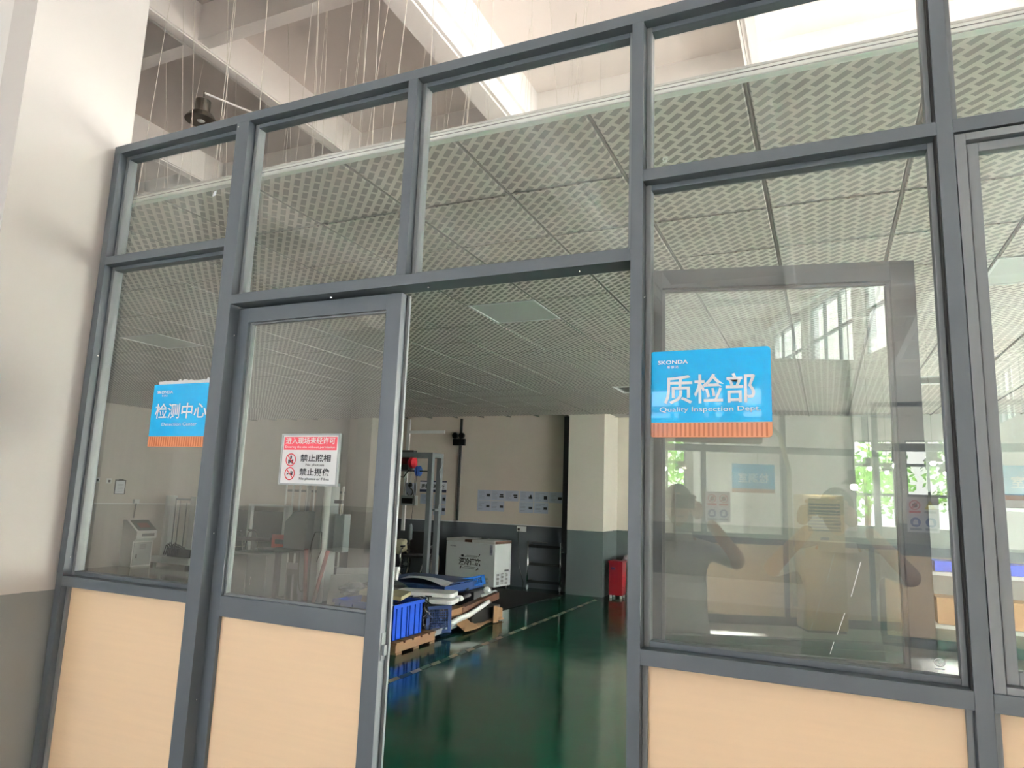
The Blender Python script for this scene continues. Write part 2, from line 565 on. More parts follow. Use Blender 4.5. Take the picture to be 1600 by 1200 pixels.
# back wall, left wall, pillar
wall_back = struct('wall_back', BACKM, M().box(XL - .2, -3.62, YB, YB + .2, 0, ZS), 'cream wall over a dark grey painted dado at the far end', 'wall')
wall_left = struct('wall_left', LEFTM, M().box(XL - .2, XL, .12, YB, 0, ZS), 'pale side wall seen through the left window', 'wall')
M().box(-8.62, -3.61, YB - .012, YB, 1.135, 1.15).build('dado_lip', WHITE, wall_back)
struct('pillar', PILM, M().box(-4.275, -3.6, 10.17, YB2, 0, ZC + .3), 'square painted pillar with a grey green lower part', 'pillar')
struct('wall_back.001', PILM, M().box(-3.62, XR + .2, YB2, YB2 + .2, 0, ZS), 'pale wall set back to the right of the pillar', 'wall')
struct('wall_back.003', DIMW, M().box(-2.5, XR, YB2 - .04, YB2, 0, ZC + .3), 'wall section coloured grey for dimness at the far end behind the right window', 'wall')  # added section, its grey stands in for dimmer light on the wall
tag(M().box(-4.46, -4.285, YB - .10, YB, 0, ZC).build('trim_4', DARK), 'dark vertical boxing in the corner left of the pillar', 'stripe', kind='structure')  # dark upright strip from floor to ceiling
# pilaster at the end of the left part of the back wall
struct('wall_back.002', LEFTM, M().box(-9.1, -8.72, 10.22, YB + .05, 0, ZC + .2), 'pale wall pier behind the machines', 'wall')
# trunking on the back wall
tr = tag(M().box(-6.735, -6.685, YB - .03, YB, 1.16, 3.2).build('trim_1', DARK), 'dark vertical cable duct from ceiling to dado line', 'cable duct', kind='structure')
tag(M().box(-8.0, -7.93, YB - .035, YB, .9, 3.2).build('trim_2', WHITE), 'white vertical cable duct left of the twin lamp', 'cable duct', kind='structure')
tag(M().box(-7.93, -7.09, YB - .035, YB, 2.90, 2.96).build('trim_3', WHITE), 'short white horizontal cable duct high on the back wall', 'cable duct', kind='structure')

# foreground wall end (white over grey) and the wall behind it
struct('wall_end', COLM, M().box(-2.90, -2.74, -.375, .076, 0, ZS), 'white wall end over grey dado beside the partition', 'wall')
struct('wall_front', HALLM, M().box(XL - .2, -2.90, -.12, .12, 0, ZS), 'hall wall running left from the wall end', 'wall')

# ---- long window wall on the right, hall and room
wr = thing('wall_right', 'long window wall on the right side', 'wall', (XR, 0, 0), kind='structure')
def wall_with_openings(name, m, axis, lo, hi, z0, z1, p0, p1, openings, parent):
    """Wall slab split round rectangular openings (a0, a1, b0, b1)."""
    b = M()
    cuts = sorted({lo, hi, *[v for o in openings for v in o[:2]]})
    for a, c in zip(cuts, cuts[1:]):
        zs = sorted([(o[2], o[3]) for o in openings if o[0] <= a + 1e-6 and o[1] >= c - 1e-6])
        z = z0
        for q0, q1 in zs + [(z1, z1)]:
            if q0 > z + 1e-6:
                if axis == 'y': b.box(p0, p1, a, c, z, q0)
                else: b.box(a, c, p0, p1, z, q0)
            z = max(z, q1)
    return b.build(name, m, parent)
ops = []
y = -25.0
while y < 9.0:
    if y < -8.0 or y > -1: ops.append((y, y + 2.3, 4.55 if y < -1 else 3.9, 6.2))
    y += 2.775
for y in (2.6, 5.9): ops.append((y, y + 3.1, .2, 3.1))
wall_with_openings('masonry', CONC, 'y', -27, YB2, 0, ZS, XR, XR + .25, ops, wr)
for o in ops:
    f = M()
    a0, a1, b0, b1 = o
    n = 3
    for k in range(n + 1):
        yy = a0 + (a1 - a0) * k / n
        f.box(XR + .06, XR + .12, yy - .03, yy + .03, b0, b1)
    for zz in (b0, (b0 + b1) / 2 + .05, b1):
        f.box(XR + .06, XR + .12, a0, a1, zz - .03, zz + .03)
    f.build('window_frame', GREYP, wr)
    M().box(XR + .088, XR + .092, a0, a1, b0, b1).build('window_pane', GLASS_F, wr)
for k, y0 in enumerate((2.6, 5.9)):  # unseen cloth added to spread sunlight softly into the room
    tag(M().box(XR - .03, XR - .027, y0 - .1, y0 + 3.2, .12, 3.14).build('light_scrim', SCRIM), 'added unseen light-softening blind over the room window, %s from the partition' % ('first', 'second')[k], 'scrim', kind='structure')
# bracketed pipe under the soffit of the window wall
b = M().tube([(XR - .12, -26, 6.32), (XR - .12, -.5, 6.32)], .07, 8)
b.build('soffit_pipe', WHITE, wr, smooth=True)
for k in range(9):
    yy = -25.5 + k * 2.775
    M().box(XR - .3, XR, yy, yy + .05, 6.2, 6.24).box(XR - .3, XR - .26, yy, yy + .05, 6.2, 6.5).build('pipe_bracket', STEEL, wr)

# ---- rear wall of the hall with window bands and a big unseen opening added to light the partition front
rear_ops = [(-11.0, -4.7, 0, 5.0)]
for (u0, u1) in ((-3.97, -3.42), (-3.36, -3.22), (-2.62, -2.5), (-2.36, -2.2), (-1.72, -1.30)):
    rear_ops.append((u0, u1, 4.0, 4.4)); rear_ops.append((u0, u1, 3.72, 3.86)); rear_ops.append((u0, u1, 3.38, 3.6))
rear = thing('wall_rear', 'hall wall behind the photographer with window bands', 'wall', (0, YG, 0), kind='structure')
wall_with_openings('masonry', HALLM, 'x', XL - .2, .6, 0, ZS, YG - .25, YG, rear_ops, rear)
struct('wall_side', HALLM, M().box(XL - .2, XL, YG, -.12, 0, ZS), 'left wall of the hall', 'wall')
# far end beyond the opposite partition
fe = thing('wall_far_end', 'far end wall of the long hall with windows', 'wall', (0, -27, 0), kind='structure')
wall_with_openings('masonry', HALLM, 'x', .4, XR + .25, 0, ZS, -27.2, -27, [(1.0, 2.3, 1.0, 4.2), (2.7, 4.9, 1.0, 4.2)], fe)
f = M()
for xx in (1.0, 1.65, 2.3, 2.7, 3.4, 4.15, 4.9): f.box(xx - .04, xx + .04, -27.15, -27.05, 1, 4.2)
for zz in (1.0, 2.2, 3.3, 4.2): f.box(1, 4.9, -27.15, -27.05, zz - .05, zz + .05)
f.build('window_frame', GREYP, fe)
struct('wall_side.001', HALLM, M().box(.4, .6, -27, YG, 0, ZS), 'side wall of the hall beyond the rear wall', 'wall')

# ---- concrete roof: slab and beams
struct('roof_slab', SLABM, M().box(XL - .2, XR + .25, -27.2, YB2 + .2, ZS, ZS + .2), 'painted concrete roof slab', 'ceiling')
def beam(b, label):
    return struct('ceiling_beam', CONC, b, label, 'beam')
for xr, nm in ((-11.2, 'far left'), (-8.49, 'second from left'), (-5.84, 'left of the pendant wires'), (-.44, 'above the right window')):
    beam(M().box(xr - .16, xr, -27, YB, 6.27, ZS).box(xr - .12, xr - .02, -27, YB, 6.255, 6.27).box(xr - .19, xr - .165, -27, YB, 6.27, 6.31),
         'slim white concrete beam running into the depth, ' + nm)
beam(M().box(-3.42, -3.185, -27, YB, 5.97, ZS).box(-3.2, -3.16, -27, YB, 6.0, ZS).box(-3.16, -3.14, -27, YB, 5.99, ZS).box(-3.14, -3.10, -27, YB, 6.20, 6.245),
     'thick white main beam with a dark groove along its edge')
beam(M().box(2.1, 2.26, -27, YB, 6.27, ZS), 'slim white concrete beam running into the depth, over the right hand end')
k = 0
for y0 in [2.75 + 2.775 * i for i in range(-10, 3)]:
    nm = {0: 'nearest one past the partition', 1: 'second one past the partition', 2: 'third one past the partition'}.get(round((y0 - 2.75) / 2.775), None)
    beam(M().box(XL, XR, y0, y0 + .15, 6.28, ZS), 'white cross beam under the slab, ' + (nm or 'over the hall, number %d back from the partition' % round((2.75 - y0) / 2.775)))

# ---- suspended ceiling
CX0, CY0, P = -1.4172, 1.1922, .6
ceil = thing('ceiling', 'suspended ceiling of patterned grey white tiles', 'ceiling', (-4, 5, ZC), kind='structure')
tm = M().box(-.290, .290, -.290, .290, 0, .014)
tb = M()
tb.add([(-.290, -.290, .005), (.290, -.290, .005), (.290, .290, .005), (-.290, .290, .005),
        (-.286, -.286, 0), (.286, -.286, 0), (.286, .286, 0), (-.286, .286, 0)],
       [(7, 6, 5, 4), (0, 1, 5, 4), (1, 2, 6, 5), (2, 3, 7, 6), (3, 0, 4, 7), (0, 3, 2, 1)])
TILE0 = tb.build('ceiling_tile', TILE, ceil)
holes = {(-2, 3), (-9, 3), (-2, 10), (4, 3), (4, 10)}
cells = []
for i in range(-20, 11):
    for j in range(-1, 17):
        x0, y0 = CX0 + i * P, CY0 + j * P
        if x0 < XL or x0 + P > XR or (i, j) in holes: continue
        if y0 + P > (YB if x0 < -3.65 else YB2 + .3) or (-4.9 < x0 < -3.65 and j == 15): continue
        q = [px((x0 + a * P, y0 + c * P, ZC)) for a in (0, 1) for c in (0, 1)]
        ar = 0
        if all(q):
            w = max(t[0] for t in q) - min(t[0] for t in q); h = max(t[1] for t in q) - min(t[1] for t in q)
            inside = any(100 < t[0] < 1600 and 0 < t[1] < 670 for t in q)
            ar = w * h if inside else 0
        cells.append((ar, i, j))
cells.sort(reverse=True)
rest = M()
base = ceil.location
for n, (ar, i, j) in enumerate(cells):
    c = Vector((CX0 + (i + .5) * P, CY0 + (j + .5) * P, ZC))
    if n == 0:
        TILE0.location = c - base
        # vertices were written about the world origin: undo the parent offset
        for v in TILE0.data.vertices: v.co += base
    elif n < 300:
        link_copy(TILE0, 'ceiling_tile', ceil, c - base)
    else:
        rest.box(c.x - .290, c.x + .290, c.y - .290, c.y + .290, ZC, ZC + .014)
tag(rest.build('ceiling_tiles_beyond', TILE, ceil), kind='stuff')
# main tees along the depth, cross tees along the partition
for i in range(-19, 12):
    x = CX0 + i * P
    YE = YB if x < -3.62 else YB2
    M().box(x - .003, x + .003, .6, YE, ZC + .001, ZC + .03).box(x - .012, x + .012, .6, YE, ZC + .013, ZC + .016).build('main_tee', TEE, ceil)
for j in range(-1, 17):
    y = CY0 + j * P
    M().box(XL if j < 16 else -3.6, XR, y - .008, y + .008, ZC + .014, ZC + .017).build('cross_tee', DARK, ceil)
M().box(XL, XR, .6, YB2, ZC + .04, ZC + .05).build('bounce_board', HALLF, ceil)  # hidden board over the tiles, made pale to bounce sunlight upward
M().box(XL, XR, .585, .607, ZC - .004, ZC + .028).box(XL, XR, .585, .618, ZC - .006, ZC - .001).build('edge_trim', FASCIA, ceil)
# hanger wires from hooks in the slab
hooks = 0
wires = []
rw = random.Random(3)
for gx in range(-11, 4):
    for gy in range(0, 4):
        x = CX0 + gx * 1.2 * .5 + rw.uniform(-.12, .12) - 2.0
        y = .9 + gy * 1.15 + rw.uniform(-.25, .25)
        hx, hy = x + rw.uniform(-.15, .15), y + rw.uniform(-.2, .2)
        for _ in range(rw.choice((1, 1, 2, 2, 3))):
            wires.append(((x + rw.uniform(-.3, .3), y + rw.uniform(-.2, .3)), (hx, hy)))
for (x, y), (hx, hy) in wires[:150]:
    mid = ((x + hx) / 2 + rw.uniform(-.02, .02), (y + hy) / 2 + rw.uniform(-.02, .02), (ZC + ZS) / 2)
    M().tube([(x, max(y, .66), ZC + .03), mid, (hx, hy, ZS)], .0019, 4, caps=False).build('hanger_wire', WIRE, ceil)

# ceiling lights in the grid
def troffer(i, j, label):
    x0, y0 = CX0 + i * P, CY0 + j * P
    t = thing('ceiling_light', label, 'ceiling light', (x0 + .3, y0 + .3, ZC), group='flat ceiling light panels')
    M().box(x0 + .02, x0 + .58, y0 + .02, y0 + .58, ZC + .002, ZC + .02).build('diffuser', DIFFUSER, t, bevel=.004)
    b = M()
    for a in ((0.006, .594, .006, .022), (.006, .594, .578, .594), (.006, .022, .022, .578), (.578, .594, .022, .578)):
        b.box(x0 + a[0], x0 + a[1], y0 + a[2], y0 + a[3], ZC - .002, ZC + .02)
    b.build('frame', WHITE, t)
troffer(-2, 3, 'unlit flat ceiling light panel seen through the open doorway')
troffer(-9, 3, 'unlit flat ceiling light panel seen through the left window')
troffer(4, 3, 'unlit flat ceiling light panel over the right hand part')
def louvre(i, j, label):
    x0, y0 = CX0 + i * P, CY0 + j * P
    t = thing('ceiling_light', label, 'ceiling light', (x0 + .3, y0 + .3, ZC))
    b = M().box(x0 + .006, x0 + .594, y0 + .006, y0 + .594, ZC + .08, ZC + .1)
    for a in ((.006, .594, .006, .02), (.006, .594, .58, .594), (.006, .02, .02, .58), (.58, .594, .02, .58)):
        b.box(x0 + a[0], x0 + a[1], y0 + a[2], y0 + a[3], ZC - .003, ZC + .1)
    b.build('housing', WHITE, t)
    for k in range(3):
        M().tube([(x0 + .12 + .18 * k, y0 + .03, ZC + .055), (x0 + .12 + .18 * k, y0 + .57, ZC + .055)], .013, 8).build('fluorescent_tube', WHITE, t, smooth=True)
    for k in range(1, 6):
        M().box(x0 + .02, x0 + .58, y0 + k * .1 - .003, y0 + k * .1 + .003, ZC, ZC + .04).build('louvre_blade', CHROME, t)
louvre(-2, 10, 'louvred ceiling light near the pillar at the far end')
louvre(4, 10, 'louvred ceiling light far right over the room')

# ================================================================== glass partition
gp = thing('glass_partition', 'dark grey aluminium partition with glass panes and peach lower panels', 'partition', (-.5, 0, 0), kind='structure')
D = .085
ZT0, ZT1 = 3.075, 3.11
ZR0, ZR1 = 2.580, 2.614          # transom over the side windows
ZD0, ZD1 = 2.352, 2.387          # transom over the door
SL0, SL1 = 1.2925, 1.331         # sill
P1, P2, M3, P4, P5 = (-2.726, -2.690), (-2.022, -1.959), (-1.243, -1.207), (-.471, -.437), (.268, .302)
XE = 3.6
def bar(x0, x1, z0, z1, name, y0=0., y1=D):
    return M().box(x0, x1, y0, y1, z0, z1).build(name, FRAME, gp, bevel=.0015)
for a in (P1, P2, P4, P5): bar(*a, 0, ZT0, 'post')
bar(*M3, ZD1, ZT0, 'post')
bar(1.05, 1.085, 0, ZT0, 'post'); bar(XE - .035, XE, 0, ZT0, 'post')
bar(P1[0], XE, ZT0, ZT1, 'rail')
bar(P1[1], P2[0], ZR0, ZR1, 'rail'); bar(P1[1], P2[0], SL0, SL1, 'rail'); bar(P1[1], P2[0], 0, .09, 'rail')
bar(P2[1], P4[0], ZD0, ZD1, 'rail')
bar(P4[1], P5[0], ZR0, ZR1, 'rail'); bar(P4[1], P5[0], SL0, SL1, 'rail'); bar(P4[1], P5[0], 0, .09, 'rail')
bar(P5[1], 1.05, ZR0, ZR1, 'rail'); bar(P5[1], 1.05, SL0, SL1, 'rail'); bar(P5[1], 1.05, 0, .09, 'rail')
bar(1.085, XE - .035, ZR0, ZR1, 'rail'); bar(1.085, XE - .035, SL0, SL1, 'rail'); bar(1.085, XE - .035, 0, .09, 'rail')
def glazed(x0, x1, z0, z1, pane=True, bead=.016):
    """Beads round one opening and the pane they hold."""
    for q in ((x0, x0 + bead, z0, z1), (x1 - bead, x1, z0, z1), (x0 + bead, x1 - bead, z0, z0 + bead), (x0 + bead, x1 - bead, z1 - bead, z1)):
        M().box(q[0], q[1], .034, .072, q[2], q[3]).build('glazing_bead', FRAME_L if q[3] - q[2] > .1 else FRAME, gp, bevel=.003)  # upright beads lighter as if catching light, level ones darker as if shaded
    if pane:
        return M().box(x0 + .006, x1 - .006, .050, .055, z0 + .006, z1 - .006).build('glass_pane', GLASS, gp)
g1 = glazed(P1[1], P2[0], SL1, ZR0)
glazed(P1[1], P2[0], ZR1, ZT0)
glazed(P2[1], M3[0], ZD1, ZT0)
glazed(M3[1], P4[0], ZD1, ZT0)
g_up = glazed(P4[1], P5[0], ZR1, ZT0)
g_r = glazed(P4[1], P5[0], SL1, ZR0)
glazed(P5[1], 1.05, ZR1, ZT0)
glazed(1.085, XE - .035, ZR1, ZT0); glazed(1.085, XE - .035, SL1, ZR0)
def panel(x0, x1, z0, z1):
    for q in ((x0, x0 + .014), (x1 - .014, x1)):
        M().box(q[0], q[1], .022, .06, z0, z1).build('panel_bead', FRAME_L, gp, bevel=.003)
    return M().box(x0 + .003, x1 - .003, .034, .046, z0 - .004, z1 + .004).build('lower_panel', PEACH, gp)
panel(P1[1], P2[0], .09, SL0); panel(P4[1], P5[0], .09, SL0); panel(P5[1], 1.05, .09, SL0); panel(1.085, XE - .035, .09, SL0)
M().box(P5[1] + .012, 1.05, .058, .07, ZR1, ZR1 + .03).build('white_strip', FASCIA, gp)
# dark gaskets inside the right jamb of the right window
M().box(P5[0] - .004, P5[0], .004, .034, SL1, ZR0).build('gasket', GASKET, gp)
M().box(P5[0] - .004, P5[0], .004, .034, ZR1, ZT0).build('gasket', GASKET, gp)
# rivets
rv = M().blob((0, 0, 0), (.004, .003, .004), 0, 0, 1).build('rivet', CHROME, gp)
for v in rv.data.vertices: v.co += gp.location
pts = [(-1.53, .035, ZD0 - .003), (-1.14, .035, ZD0 - .003), (-.63, .035, ZD0 - .003), (-1.957, .03, 2.24), (-1.957, .03, 1.53), (-2.688, .02, 2.2), (-2.688, .02, 1.4), (-1.957, .03, .98), (-2.012, -.001, 3.06), (-.436, .02, 2.25)]
for n, p in enumerate(pts):
    if n == 0: rv.location = Vector(p) - gp.location
    else: link_copy(rv, 'rivet', gp, Vector(p) - gp.location)
# maker's marks on the panes
def ccc(x, z, s, pane, y=.0485):
    b = M()
    annulus(b, (x, y, z), X * 1.25, Z, 0, 0, s * .8, s, 0)
    flat(b, (x, y, z), X, Z, rect(-s, -1.65 * s, s, -1.4 * s))
    b.build('safety_mark', WHITE, pane, fix=False)
    text('CCC', s * .95, (x, y, z - s * .35), X, Z, WHITE, pane, align='CENTER', bold=.02)
ccc(.215, 1.372, .009, g_r)
ccc(-.385, 2.66, .006, g_up)
# scratch streaks where film was peeled off the pane
b = M()
for q in (((1345, 878), (1330, 932)), ((1320, 958), (1308, 992)), ((1303, 1003), (1297, 1022))):
    pp = []
    for u, v in q:
        d = RT * ((u - 800) / 1073.53) - UP * ((v - 600) / 1073.53) + FW
        t = (S0 + .0485) / d.y
        pp.append(CPOS + d * t)
    w = (pp[1] - pp[0]).normalized().cross(Y) * .0008
    b.add([pp[0] - w, pp[0] + w, pp[1] + w, pp[1] - w], [(0, 1, 2, 3)])
b.build('scratch', WHITE, g_r, fix=False)

# ---- left door leaf (shut)
DL0, DL1, DY = -1.968, -1.247, .046
def leaf(root, x0, x1, y0, locked):
    y1 = y0 + .042
    def br(a, b_, c, d, nm): return M().box(a, b_, y0, y1, c, d).build(nm, FRAME, root, bevel=.0015)
    br(x0, x0 + .058, .02, 2.344, 'stile'); br(x1 - .058, x1, .02, 2.344, 'stile')
    br(x0 + .058, x1 - .058, 2.290, 2.344, 'rail'); br(x0 + .058, x1 - .058, 1.254, 1.322, 'rail'); br(x0 + .058, x1 - .058, .02, .12, 'rail')
    g = M().box(x0 + .05, x1 - .05, y0 + .019, y0 + .024, 1.318, 2.297).build('glass_pane', GLASS_D, root)
    M().box(x0 + .05, x1 - .05, y0 + .014, y0 + .028, .115, 1.258).build('lower_panel', PEACH, root)
    b = M()
    for q in ((x0 + .058, x0 + .066, 1.322, 2.290), (x1 - .066, x1 - .058, 1.322, 2.290), (x0 + .066, x1 - .066, 1.322, 1.33), (x0 + .066, x1 - .066, 2.284, 2.290)):
        b.box(q[0], q[1], y0 + .012, y0 + .032, q[2], q[3])
    b.build('glazing_bead', FRAME_L, root)
    if locked:
        M().box(x1, x1 + .002, y0 + .008, y0 + .03, 1.19, 1.27).build('lock_plate', GREYP, root)
        M().box(x1 + .001, x1 + .010, y0 + .012, y0 + .026, 1.205, 1.235).build('latch', GREYP, root)
    else:
        M().box(x1, x1 + .002, y0 + .008, y0 + .03, 1.19, 1.27).build('lock_plate', GREYP, root)
    return g
d1 = thing('door_1', 'shut left door leaf with the no photographs notice on its glass', 'door', (DL0, DY, 0), kind='structure')
leaf(d1, DL0, DL1, DY, True)
M().box(DL1 - .002, DL1 + .010, DY + .034, DY + .044, .02, 2.34).build('meeting_strip', FRAME_L, d1)

# ---- right door leaf, swung open behind the right window
d2 = thing('door_2', 'right door leaf swung open behind the right window', 'door', (-.462, .098, 0), math.radians(10.6), kind='structure')
LOCAL[0] = True
leaf(d2, 0, .70, -.021, False)
for z in (.3, 1.2, 2.1):
    M().tube([(-.006, -.02, z), (-.006, -.02, z + .09)], .007, 8).build('hinge', STEEL, d2)
LOCAL[0] = False

# ---- sliding window in the next bay
w1 = thing('window_1', 'sliding window of the bay at the right edge', 'window', (P5[1], 0, SL1), kind='structure')
def wb_(x0, x1, z0, z1, y0, y1, nm, m=FRAME_L): return M().box(x0, x1, y0, y1, z0, z1).build(nm, m, w1, bevel=.002)
wb_(.304, .326, SL1, ZR0 - .004, .004, .08, 'window_frame'); wb_(.326, 1.05, ZR0 - .022, ZR0 - .004, .004, .08, 'window_frame')
wb_(.326, 1.05, SL1, SL1 + .016, .004, .08, 'window_frame')
wb_(.329, .352, SL1 + .018, ZR0 - .026, .018, .045, 'sash_stile'); wb_(.352, .68, ZR0 - .048, ZR0 - .026, .018, .045, 'sash_rail')
wb_(.352, .68, SL1 + .018, SL1 + .045, .018, .045, 'sash_rail'); wb_(.68, .71, SL1 + .018, ZR0 - .026, .018, .045, 'sash_stile')
M().box(.348, .684, .030, .034, SL1 + .04, ZR0 - .03).build('glass_pane', GLASS, w1)
wb_(.69, .72, SL1 + .018, ZR0 - .026, .05, .075, 'sash_stile'); wb_(1.02, 1.05, SL1 + .018, ZR0 - .026, .05, .075, 'sash_stile')
M().box(.715, 1.025, .06, .064, SL1 + .02, ZR0 - .03).build('glass_pane', GLASS, w1)

# ================================================================== signs on the partition
def blue_sign(root, x0, x1, z0, z1, y, split, title, sub, tsize, tw, sw, zt, zs_, logo_w, rounded=True):
    """Glossy blue plate over a striped timber-look foot, white lettering on both."""
    th = .006
    def rr(a, b, c, d, r, tl, tr_, br, bl):
        pts = []
        for (cx, cy, s0, on) in ((b - r, d - r, 0, tr_), (a + r, d - r, 90, tl), (a + r, c + r, 180, bl), (b - r, c + r, 270, br)):
            if on:
                for k in range(6):
                    an = math.radians(s0 + 18 * k); pts.append((cx + r * math.cos(an), cy + r * math.sin(an)))
            else:
                pts.append((cx + (r if s0 in (0, 270) else -r), cy + (r if s0 in (0, 90) else -r)))
        return pts
    R = .010 if rounded else .0012
    M().prism(rr(x0, x1, split, z1, R, 1, 1, 0, 0), (0, y, 0), X, Z, Y * th).build('blue_plate', BLUE, root)
    M().prism(rr(x0, x1, z0, split, R, 0, 0, 1, 1), (0, y, 0), X, Z, Y * th).build('timber_foot', ORANGE, root)
    b = M(); n = 25
    for k in range(n):
        a = x0 + .006 + (x1 - x0 - .012) * (k + .2) / n
        b.box(a, a + (x1 - x0) / n * .42, y - .0008, y, z0 + .002, split - .002)
    tag(b.build('timber_slat', ORANGE_D, root), kind='stuff')
    yy = y - .0002
    w = x1 - x0
    cx = (x0 + x1) / 2
    text('SKONDA', logo_w * .185, (x0 + w * .07, yy, z1 - .036), X, Z, LETTER, root, 'logo', bold=.02, width=logo_w)
    text('斯 康 达', .0085, (x0 + w * .07 + logo_w / 2, yy, z1 - .0475), X, Z, LETTER, root, 'logo', 'CENTER', .01)
    text(title, tsize, (cx, yy, zt), X, Z, LETTER, root, 'lettering', 'CENTER', .012, width=tw)
    text(sub, .0175, (cx, yy, zs_), X, Z, LETTER, root, 'lettering', 'CENTER', .004, width=sw)
s1 = thing('department_sign', 'blue Quality Inspection Dept. sign on the right window', 'sign', (-.27, .042, 1.98))
SY = .0435
blue_sign(s1, -.4245, -.116, 1.866, 2.099, SY, 1.905, '质检部', 'Quality Inspection Dept.', .082, .232, .256, 1.962, 1.934, .08)
s2 = thing('department_sign', 'blue Detection Center sign on the left window, torn white strip on top', 'sign', (-2.2, .042, 1.96))
blue_sign(s2, -2.362, -2.046, 1.833, 2.072, SY, 1.872, '检测中心', 'Detection Center', .062, .272, .185, 1.945, 1.912, .085, False)
b = M()
rs = random.Random(5)
top = [(-2.340, 2.072), (-2.046, 2.072)]
edge = []
n = 26
for k in range(n + 1):
    a = -2.046 - (.294) * k / n
    edge.append((a, 2.083 + rs.choice((0, .001, .002, .007, .010)) * (1 - .2 * (k % 3))))
b.prism(top + edge, (0, SY + .001, 0), X, Z, Y * .0015)
b.build('torn_backing', WHITE, s2)

# notice on the door glass
s3 = thing('prohibition_notice', 'white and red no photographs notice on the shut door leaf', 'sign', (-1.585, .058, 1.79))
nx0, nx1, nz0, nz1, ny = -1.705, -1.467, 1.712, 1.876, .058
M().box(nx0, nx1, ny, ny + .006, nz0, nz1).build('sheet', WHITE, s3)
b = M()
for q in ((nx0 - .005, nx0 + .001, nz0 - .005, nz1 + .005), (nx1 - .001, nx1 + .005, nz0 - .005, nz1 + .005), (nx0, nx1, nz0 - .005, nz0 + .001), (nx0, nx1, nz1 - .001, nz1 + .005)):
    b.box(q[0], q[1], ny - .002, ny + .007, q[2], q[3])
b.build('clear_frame', GREYC, s3)
yy = ny - .0004
flat(M(), (0, yy, 0), X, Z, rect(nx0 + .006, 1.826, nx1 - .006, nz1 - .006)).build('red_band', REDP, s3, fix=False)
text('进入现场未经许可', .024, (-1.586, yy - .0002, 1.848), X, Z, WHITE, s3, align='CENTER', bold=.02, width=.212)
text('Entering the site without permission', .0105, (-1.586, yy - .0002, 1.8325), X, Z, WHITE, s3, align='CENTER', bold=.012, width=.212)
for t, sub, z, cz, w in (('禁止照相', 'No photoes', 1.789, 1.792, .078), ('禁止摄像', 'No photos or Films', 1.742, 1.745, .126)):
    text(t, .026, (-1.558, yy, z), X, Z, INK, s3, align='CENTER', bold=.016, width=.128)
    text(sub, .0115, (-1.558, yy, z - .0165), X, Z, INK, s3, align='CENTER', bold=.008, width=w)
    b = M()
    annulus(b, (-1.664, yy - .0004, cz), X, Z, 0, 0, .0185, .0222, .0004)
    c45 = math.cos(PI / 4)
    flat(b, (-1.664, yy - .0004, cz), (X - Z) * c45, (X + Z) * c45, rect(-.02, -.0017, .02, .0017), .0004)
    b.build('prohibition_ring', RED, s3, fix=False)
    b = M()
    o = (-1.664, yy, cz)
    if t.endswith('照相'):
        flat(b, o, X, Z, ringpoly(0, .011, .0038, 12)); flat(b, o, X, Z, rect(-.004, .003, .004, .008))
        flat(b, o, X, Z, rect(-.011, -.013, -.004, .001)); flat(b, o, X, Z, rect(.004, -.013, .011, .001)); flat(b, o, X, Z, rect(-.0035, -.010, .0035, -.001))
    else:
        flat(b, o, X, Z, rect(.002, -.006, .012, .004)); flat(b, o, X, Z, ringpoly(.005, .007, .003, 10)); flat(b, o, X, Z, ringpoly(.011, .006, .0025, 10))
        flat(b, o, X, Z, [(-.013, -.006), (-.006, -.001), (-.013, .005)]); flat(b, o, X, Z, rect(-.006, -.002, .002, .001))
    b.build('pictogram', INK, s3, fix=False)
# white peeled label on the upper left pane
b = M(); b.prism([(0, 0), (.018, .004), (.021, .024), (.007, .02)], (-2.17, .048, 2.82), X, Z, Y * .001)
tag(b.build('peeled_label', PAPER), 'small white peeled label on the upper left pane', 'label')

# ================================================================== things in the room, far end
def feet(root, spots, r=.02, h=.02, m=BLACK, name='foot'):
    for x, y in spots: M().tube([(x, y, 0), (x, y, h)], r, 8).build(name, m, root)

# chest freezer
fz = thing('chest_freezer', 'white chest freezer with black Chinese lettering against the back wall', 'freezer', (-6.03, 10.15, 0), math.radians(-9))
LOCAL[0] = True
W2, DF, HF = .565, .27, .80
M().box(-W2, W2, -DF, DF, .04, HF).build('body', FREEZ, fz, bevel=.012)
for a, c in ((-W2, -.13), (.04, W2)):
    M().box(a, c, -DF - .008, DF, HF + .004, HF + .055).build('lid', WHITE, fz, bevel=.008)
M().box(-.13, .04, -DF - .004, DF, HF + .002, HF + .048).build('lid_gap', WOODD, fz)
M().box(W2 - .001, W2 + .006, -DF, DF, HF + .002, HF + .05).build('lid_end', WOODD, fz)
feet(fz, [(-.5, -.2), (.5, -.2), (-.5, .2), (.5, .2)], .03, .045)
fy = -DF - .0006
text('深冷速冻', .14, (-.0, fy, .395), X, Z, INK, fz, align='CENTER', bold=.03, width=.50)
b = M()
for x0, x1, z in ((-.12, .17, .535), (-.08, .19, .555), (-.12, .14, .35), (-.17, .10, .325)):
    x = x0
    while x < x1: flat(b, (0, fy, 0), X, Z, rect(x, z, x + .012, z + .010), .0006); x += .019
flat(b, (0, fy, 0), X, Z, rect(-.2, .53, -.14, .57), .0006); flat(b, (0, fy, 0), X, Z, [(.2, .54), (.24, .60), (.21, .60)], .0006)
flat(b, (0, fy, 0), X, Z, [(-.21, .30), (-.18, .36), (-.2, .37), (-.22, .33)], .0006); flat(b, (0, fy, 0), X, Z, [(.14, .30), (.22, .33), (.19, .35)], .0006)
tag(b.build('small_print', INK, fz, fix=False), kind='stuff')
text('SKONDA', .035, (-.47, fy, .705), X, Z, INKS, fz, 'logo', bold=.03)
